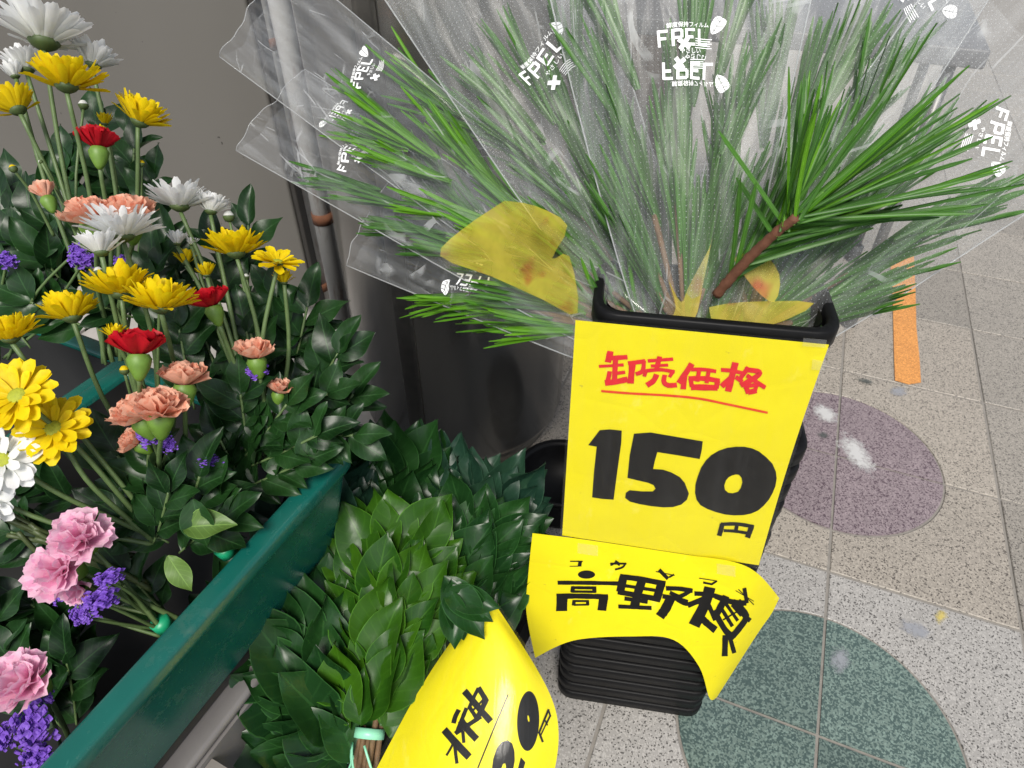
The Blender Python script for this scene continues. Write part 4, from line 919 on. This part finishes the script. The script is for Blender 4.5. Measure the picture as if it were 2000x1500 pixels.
# ------------------------------------------------------------------ sakaki bunches
def sakaki(label, kind, base, tip, n, wbase, wtip, lp, tied=True, spread=1.0):
    B, Tp = at(*base), at(*tip); ax = (Tp - B).normalized(); Ln = (Tp - B).length
    t = thing('leaf_bunch', label, 'leaf bunch', B, 'sakaki leaf bunches lying on the tray')
    up = (-FW * .75 + UP * .65); up = (up - ax * up.dot(ax)).normalized(); sd = ax.cross(up)
    for k in range(n):
        q = (k + .5) / n                                      # tip first (under), base last (on top)
        s = .86 - .80 * q
        a = math.radians((k * 137.5) % 360); a = (a if a < math.pi else a - 2 * math.pi) * .62
        rad_ = (up * math.cos(a) + sd * math.sin(a)); R = (wbase + (wtip - wbase) * s) * (1.0 if s < .7 else 1.0 - (s - .7) * 2.5)
        L = lp * base[2] / FPX * random.uniform(.62, 1.08)
        p = B + ax * (Ln * s) + rad_ * R * .55 + sd * math.sin(a) * R * .4
        sw = math.sin(a)
        dv = ax + up * random.uniform(-.05, .55) + sd * (sw * random.uniform(.35, 1.15) * spread + random.uniform(-.38, .38))
        nv = up * 1.0 + rad_ * .45 - ax * random.uniform(-.35, .45) + sd * random.uniform(-.6, .6)
        leaf(t, kind, p - dv.normalized() * L * .25, dv, nv, L, 'leaf', random.uniform(1.05, 1.4))
    for k in range(7):
        o = sd * random.uniform(-.011, .011) + up * random.uniform(-.008, .010)
        stem(t, B + ax * Ln * .35 + o, B - ax * .075 + o * 1.1 + sd * random.uniform(-.003, .003), .0034, .02, 'stem_brown', 'stem')
    if tied:
        for q in (.012,):
            b = MB(); b.tube([B - ax * .006, B + ax * .004], .0165, 14); b.obj('tie_tape', 'tie', t, True)
        pts = []
        for k in range(60):
            a = k / 60 * 2 * math.pi * 2; pts.append(B + ax * (-.012 - .05 * abs(math.sin(k / 60 * math.pi * 2.5))) + (up * math.cos(a) + sd * math.sin(a)) * .0165)
        b = MB(); b.tube(pts, .0014, 5); b.obj('cord', 'tie', t, True)
    return t
sakaki('bright green leaf bunch in front, tied with mint tape around brown stems', 'bright', (722, 1430, .74), (790, 1000, .84), 84, .036, .062, 165)
sakaki('dark leaf bunch at the near end, tips pointing over the grey tray edge', 'sakaki', (690, 1462, .76), (500, 1200, .77), 90, .038, .062, 185, True, 1.5)
sakaki('blue-green leaf bunch between the green trough and the bright bunch', 'blue', (650, 1270, .82), (590, 945, .87), 74, .039, .056, 178, False)
sakaki('dark leaf bunch right in front of the steel column foot', 'sakaki', (765, 1075, .92), (765, 870, .95), 62, .035, .055, 150, False)
sakaki('leaf bunch lying closest to the black trays, upper part of the pile', 'blue', (900, 1100, .92), (955, 925, .94), 62, .036, .058, 150, False)
sakaki('leaf bunch whose pointed tips overlap the curled price card', 'sakaki', (845, 1250, .82), (965, 1000, .87), 76, .036, .052, 160, False, .8)
sakaki('shaded leaf bunch lowest in the pile beside the trough side', 'sakaki', (600, 1370, .79), (500, 1090, .81), 70, .038, .055, 170, False)
sakaki('shaded leaf bunch tucked under the far end of the green trough', 'sakaki', (695, 1090, .89), (660, 915, .92), 60, .034, .055, 150, False)

# ------------------------------------------------------------------ wrapped pine bunches
def needle_mesh(mat, bend, seed):
    V = []; U = []; F = []; nl = 8; rn = random.Random(seed)
    for i in range(nl + 1):
        t = i / nl; wd = .0165 * (1 if .08 < t < .9 else .65 if t < .95 else .3)
        for s in (-1, 0, 1):
            V.append((s * wd + bend[0] * t * t, t, bend[1] * t * t + (abs(s) - 1) * .008)); U.append((.5 + s * .5, t))
    for i in range(nl):
        for j in range(2): F.append((i * 3 + j, i * 3 + j + 1, i * 3 + j + 4, i * 3 + j + 3))
    return mesh('needle', V, F, mat, True, U)
NEED = {m: [needle_mesh(m, (random.uniform(-.07, .07), random.uniform(-.10, .10)), i) for i in range(8)] for m in ('needle', 'needle_dark')}
def whorl(t, p, ax, n, L, spread, mat, wide=1.0):
    ax = ax.normalized(); a1 = ax.orthogonal().normalized(); a2 = ax.cross(a1)
    for k in range(n):
        a = 2.4 * k + random.uniform(-.3, .3); e = spread * math.sqrt(random.uniform(.05, 1))
        r = a1 * math.cos(a) + a2 * math.sin(a); dv = ax * math.cos(e) + r * math.sin(e)
        nv = -r * .4 + (-FW) * .7 + UP * random.uniform(-.3, .5) + RX * random.uniform(-.4, .4)
        put('needle', random.choice(NEED[mat]), t, frame(p + r * .002 - ax * random.uniform(0, .012), dv, nv, L * random.uniform(.72, 1.08), L * wide))
def font_mesh(txt, name, mat):
    cu = bpy.data.curves.new(name, 'FONT'); cu.body = txt; cu.size = 1; cu.align_x = 'CENTER'; cu.resolution_u = 2; cu.offset = .008
    o = bpy.data.objects.new(name, cu); link(o); dg = bpy.context.evaluated_depsgraph_get()
    me = bpy.data.meshes.new_from_object(o.evaluated_get(dg)); bpy.data.objects.remove(o); bpy.data.curves.remove(cu)
    V = [v.co.copy() for v in me.vertices]; F = [tuple(p.vertices) for p in me.polygons]; bpy.data.meshes.remove(me); return V, F
KANA = font_mesh('鮮度保持フィルム', 'k', None); KANA2 = font_mesh('やさしい', 'k', None)
def logo_geo():
    """leaf emblem, block letters and small lines, in units of the letter height, around (0,0)"""
    b = MB(); w_ = .17
    def bar(x0, y0, x1, y1, w=w_):
        a, c = Vector((x0, y0)), Vector((x1, y1)); d = (c - a).normalized(); n = Vector((-d.y, d.x)) * w / 2; k = max(1, int((c - a).length / .25))
        V = []
        for i in range(k + 1):
            p = a.lerp(c, i / k); V += [(p.x + n.x, p.y + n.y, 0), (p.x - n.x, p.y - n.y, 0)]
        b.add(V, [(2 * i, 2 * i + 1, 2 * i + 3, 2 * i + 2) for i in range(k)])
    x = -1.75
    for L in 'FPEL':
        bar(x, 0, x, 1)
        if L in 'FPE': bar(x, .93, x + .55, .93)
        if L in 'FE': bar(x, .5, x + .45, .5)
        if L in 'EL': bar(x, .07, x + .55, .07)
        if L == 'P': bar(x + .55, .93, x + .55, .48); bar(x, .48, x + .55, .48)
        x += .85
    ca, sa = math.cos(-.6), math.sin(-.6)
    def lf(px_, py_): return (1.95 + (px_ * ca - py_ * sa) * .62, 1.15 + (px_ * sa + py_ * ca) * .62, 0)
    for sgn in (-1, 1):
        for k in range(4):
            y0, y1 = -.9 + k * .47, -.9 + (k + 1) * .47 - .07
            hw = lambda y: .62 * math.sqrt(max(0, 1 - (abs(y) / 1.0) ** 2.2))
            b.add([lf(sgn * .04, y0), lf(sgn * (.04 + hw(y0)), y0 + .28 * (hw(y0) > .05)), lf(sgn * (.04 + hw(y1)), y1 + .28 * (k < 3)), lf(sgn * .04, y1)], [(0, 1, 2, 3)])
    b.add([(v.x * .34 + .1, v.y * .34 + 1.12, 0) for v in KANA[0]], KANA[1]); b.add([(v.x * .36 + .2, v.y * .36 - .45, 0) for v in KANA2[0]], KANA2[1])
    for k in range(4):
        c = Vector((-.55 + .0, -1.05)); a = k * math.pi / 2 + .6; bar(c.x, c.y, c.x + math.cos(a) * .42, c.y + math.sin(a) * .42, .26)
    for k in range(5): bar(.15, -.85 - k * .13, 1.2 - .1 * (k % 2), -.85 - k * .13, .05)
    return b
LOGO = logo_geo()
SLEEVE_G = 'pine bunches wrapped in clear film'
def pine(label, base, tip, wb, wt, thick, whorls, roll=0, dots=True, logos=(), mat='needle_dark', sag=0, branch=True, nd=(18, .11, .3), insert=None, crush=.006):
    B, Tp = at(*base), at(*tip); ax = (Tp - B); Ln = ax.length; ax.normalize()
    t = thing('pine_bunch', label, 'pine bunch', B, SLEEVE_G)
    N = (-FW - ax * (-FW).dot(ax)).normalized(); N = Matrix.Rotation(roll, 3, ax) @ N; W = ax.cross(N).normalized()
    sd = random.uniform(0, 50)
    def S(s, u, side=1):
        h = wb + (wt - wb) * u ** .85; k = (thick * (1 - .55 * u)) * math.sqrt(max(0, 1 - s * s)) * math.sin(min(1, u * 3 + .25) * math.pi / 2)
        p = B + ax * (Ln * u) + W * (h * s) + N * (side * k) - Vector((0, 0, 1)) * sag * u * u
        v = Vector((s * 3.2 + sd, u * 2.2, side * 3)); p += N * (noise.noise(v) * crush * (1 - s * s * .6) * (1 + u)) + ax * (.012 * noise.noise(Vector((s * 1.3 + sd, 3, 3))) * u ** 6) + N * (1 - u ** 4 * .8) * abs(noise.noise(Vector((s * 5 + sd + u * 1.5, u * 2.5 + s, side)))) * crush * .7
        return p
    b = MB(); nu, ns_ = 22, 16
    for side in (1, -1):
        V = [S(-1 + 2 * j / ns_, i / nu, side) for i in range(nu + 1) for j in range(ns_ + 1)]
        U = [((-1 + 2 * j / ns_) * (wb + (wt - wb) * i / nu) + .5, i / nu * Ln) for i in range(nu + 1) for j in range(ns_ + 1)]
        F = [(i * (ns_ + 1) + j, i * (ns_ + 1) + j + 1, (i + 1) * (ns_ + 1) + j + 1, (i + 1) * (ns_ + 1) + j) for i in range(nu) for j in range(ns_)]
        b.add(V, F if side > 0 else [tuple(reversed(f)) for f in F], U)
    film = b.obj('film_sleeve', 'film_dots' if dots else 'film', t, True)
    for s in (-1, 1):
        b = MB(); b.tube([S(s, i / 30, 1) for i in range(31)], .0007, 5); sm = b.obj('seam', 'seam', t, True)
    b = MB(); b.tube([S(-1 + 2 * j / 24, 1.0, 1) for j in range(25)], .0005, 5); b.obj('seam', 'seam', t, True)
    for (s0, u0, size, ang, mir) in logos:
        b = MB(); PV = []; h = wb + (wt - wb) * u0 ** .85; ca, sa = math.cos(ang), math.sin(ang)
        for v in LOGO.V:
            x, y = v.x * size * (-1 if mir else 1), v.y * size; x, y = x * ca - y * sa, x * sa + y * ca
            PV.append(S(max(-.99, min(.99, s0 + x / h)), min(1, max(0, u0 + y / Ln)), 1) + N * .0012)
        b.add(PV, LOGO.F); b.obj('print', 'white_print', t, False)
    for (u0, s0, n, L, sp) in whorls:
        p0 = B + ax * Ln * u0 + W * (wb + (wt - wb) * u0) * s0; d = (ax + W * s0 * .9 + N * random.uniform(-.08, .1)).normalized()
        whorl(t, p0, d, n, L, sp, mat)
        if u0 < .3: stem(t, B + W * s0 * wb * .3, p0, .0026, .03, 'stem_brown', 'branch')
    if insert:
        for poly in insert:
            Lp = [Vector(q) for q in poly[0]]; cl_ = catmull(Lp + [Lp[0]], 3)[:-1]; vs, fs = fill([[tuple(q) for q in cl_]], 24)
            V = [at(v.x, v.y, poly[1] + (poly[2] * max(0, (v.x - 900) / 228) if len(poly) > 2 else 0) + .008 * noise.noise(Vector((v.x * .012, v.y * .012, sd)))) for v in vs]
            b = MB(); b.add(V, [tuple(f) for f in fs]); b.obj('yellow_insert', 'insert', t, True)
    return t
def fan(us, n, L, sp, ss=(-.5, 0, .5)): return [(u + random.uniform(-.03, .03), s + random.uniform(-.12, .12), n, L, sp) for u in us for s in ss]
pine('lowest pine bunch drooping left in film with a rounded corner, yellow wrap showing', (1180, 628, .60), (725, 430, .79), .040, .060, .022, fan((.06, .15, .3), 14, .10, .16, (-.4, .1)) + [(.40, -.62, 14, .085, .16), (.47, -.7, 10, .08, .2)], 0, False,
     [(-.25, .44, .0135, 1.75, False)], 'needle', .0, insert=[([(985, 392), (1045, 402), (1108, 440), (1078, 505), (1112, 500), (1128, 612), (1060, 585), (960, 540), (860, 500), (900, 450)], .655, -.085)], crush=.004)
pine('pine bunch pointing left in clear film that crosses the grey pipes', (1190, 618, .61), (530, 215, .83), .034, .066, .020, fan((.05, .12, .25, .38, .5, .58), 17, .11, .14, (-.35, .3)), .1, False,
     [(.05, .68, .0125, .25, False), (.6, .80, .010, .2, True)], 'needle_dark', crush=.004)
ta = pine('pine bunch leaning to upper left with needle tips outside its film', (1262, 622, .60), (500, 20, .83), .034, .072, .022, fan((.1, .2, .3, .4), 14, .12, .15, (-.4, .1)) + [(.46, -.1, 16, .13, .11), (.52, -.35, 14, .12, .10), (.56, -.05, 12, .115, .10)], -.1, False,
     [(.35, .66, .012, .5, False)], 'needle', insert=[], crush=.005)
pine('pine bunch behind, rising steeply to the left in crumpled film', (1280, 615, .63), (900, -160, .62), .040, .100, .026, fan((.03, .09, .16, .27, .4, .5), 17, .11, .17, (-.45, 0, .4)), 0, True,
     [(.1, .60, .0135, .35, False)], 'needle_dark', crush=.009)
pine('pine bunch upright in the middle of the tray, large doubled logo on its film', (1340, 632, .595), (1330, -260, .53), .040, .125, .028, fan((.02, .07, .15, .28, .42, .55), 16, .11, .15, (-.5, 0, .45)), 0, True,
     [(-.02, .62, .0125, .0, False), (.02, .585, .0130, math.pi - .05, True)], 'needle_dark', insert=[([(1305, 545), (1330, 590), (1345, 560), (1385, 485), (1390, 470), (1372, 560), (1355, 625), (1310, 628), (1320, 600)], .572)])
pine('pine bunch leaning to the right, hazy needles under streaked film', (1410, 630, .61), (1750, -190, .555), .040, .108, .026, fan((.03, .08, .16, .28, .42, .52), 18, .115, .17, (-.45, 0, .4)), 0, True,
     [(.45, .82, .0125, -.6, False)], 'needle_dark', insert=[])
te = pine('pine bunch leaning far right over the pavement with thick bright needles', (1475, 636, .60), (2040, 95, .555), .046, .112, .028, fan((.03, .09, .17, .3, .42), 16, .115, .2, (-.6, -.1, .4)), .15, True,
     [(.15, .74, .0125, -1.0, False)], 'needle_dark', insert=[([(1432, 505), (1480, 488), (1522, 535), (1512, 590), (1470, 560)], .555), ([(1385, 600), (1450, 590), (1590, 592), (1490, 640), (1400, 632)], .570)])
# the big near branch of the last bunch
pb, pe = at(1400, 575, .57), at(1550, 428, .49); nb_ = MB(); qs = [pb.lerp(pe, i / 30) + UP * .0012 * noise.noise(Vector((i * .5, 1, 1))) + Vector((0, 0, .006)) * math.sin(i / 30 * math.pi) for i in range(32)]; nb_.tube(qs, [.0044 * (1 + .30 * noise.noise(Vector((i * .9, 0, 0)))) * (1 - .2 * i / 31) for i in range(32)], 9); nb_.obj('branch', 'bark', te, True)
for k in range(0): stem(te, pb.lerp(pe, .2 + k * .12), pb.lerp(pe, .24 + k * .12) + UP * random.uniform(-.004, .004) + RX * random.uniform(-.004, .004), .0055, .0, 'bark', 'bark_scale')
for k in range(52):
    tx, ty, td = random.choice(((1565, 130, .45), (1610, 110, .45), (1640, 150, .45), (1690, 190, .44), (1780, 110, .44), (1850, 130, .44), (1890, 160, .44), (1960, 180, .45), (1990, 230, .46), (1990, 300, .47), (2010, 330, .46), (1880, 340, .47), (1900, 410, .48), (1950, 390, .48)))
    q = at(tx + random.uniform(-28, 28), ty + random.uniform(-28, 28), td + random.uniform(-.02, .05)); p0 = pe - (pe - pb).normalized() * random.uniform(-.004, .022) + Vector((random.uniform(-.004, .004), random.uniform(-.004, .004), random.uniform(-.004, .004)))
    dv = q - p0; L = dv.length * random.uniform(.75, 1.05)
    put('needle', random.choice(NEED['needle'] + NEED['needle_dark'] * 2), te, frame(p0, dv, -FW + UP * random.uniform(-.7, .9) + RX * random.uniform(-.8, .8), L, .10 * random.uniform(.7, 1.15)))
for k in range(34):
    p0 = pb.lerp(pe, random.random()); q = at(random.uniform(1400, 1990), random.uniform(230, 480), .53 + random.uniform(-.02, .05))
    dv = (q - p0).normalized() + (pe - pb).normalized() * .5; put('needle', random.choice(NEED['needle_dark']), te, frame(p0, dv, -FW + UP * random.uniform(-.4, .6), random.uniform(.07, .115), .115))

for k in range(64):                                   # the long needles of the upper left bunch that lie outside its film
    sx_, sy_ = random.choice(((1235, 520), (1190, 440), (1120, 370), (1050, 310), (960, 265), (900, 240)))
    p0 = at(sx_ + random.uniform(-18, 18), sy_ + random.uniform(-18, 18), .64 + .09 * (1235 - sx_) / 335 + random.uniform(-.01, .01))
    q = at(sx_ - random.uniform(190, 330), sy_ - random.uniform(90, 260), .66 + .10 * (1235 - sx_) / 335)
    dv = (q - p0); put('needle', random.choice(NEED['needle'] + NEED['needle_dark']), ta, frame(p0, dv, -FW + UP * random.uniform(-.4, .6), random.uniform(.09, .13), .105))

lb = next(o for o in bpy.data.objects if o.get('label', '').startswith('leaf bunch whose pointed'))
for x, y, dx, dy, L in ((925, 1215, .55, -.85, .075), (905, 1225, .25, -1, .07), (938, 1195, .8, -.6, .065), (950, 1180, .9, -.25, .06), (885, 1235, .05, -1, .06)):
    d = RX * dx + UP * dy; leaf(lb, 'sakaki', at(x, y, .70) - d.normalized() * L * .75, d, -FW + UP * random.uniform(.2, .8) + RX * random.uniform(-.4, .4), L)

BUN = [o for o in bpy.data.objects if o.name.startswith('pine_bunch')]
for k in range(110):                                   # short needles packed round the stems at the tray mouth
    x = random.uniform(1160, 1570); p0 = at(x + (1360 - x) * .12, random.uniform(628, 648), random.uniform(.60, .64))
    dv = RX * (x - 1360) / 200 * random.uniform(.2, .7) + UP * random.uniform(.6, 1.0) - FW * random.uniform(-.5, .35)
    put('needle', random.choice(NEED['needle_dark'] + NEED['needle'][:2]), BUN[min(6, int((x - 1160) / 60))], frame(p0, dv, -FW + UP * random.uniform(-.4, .6) + RX * random.uniform(-.6, .6), random.uniform(.05, .085), .10))
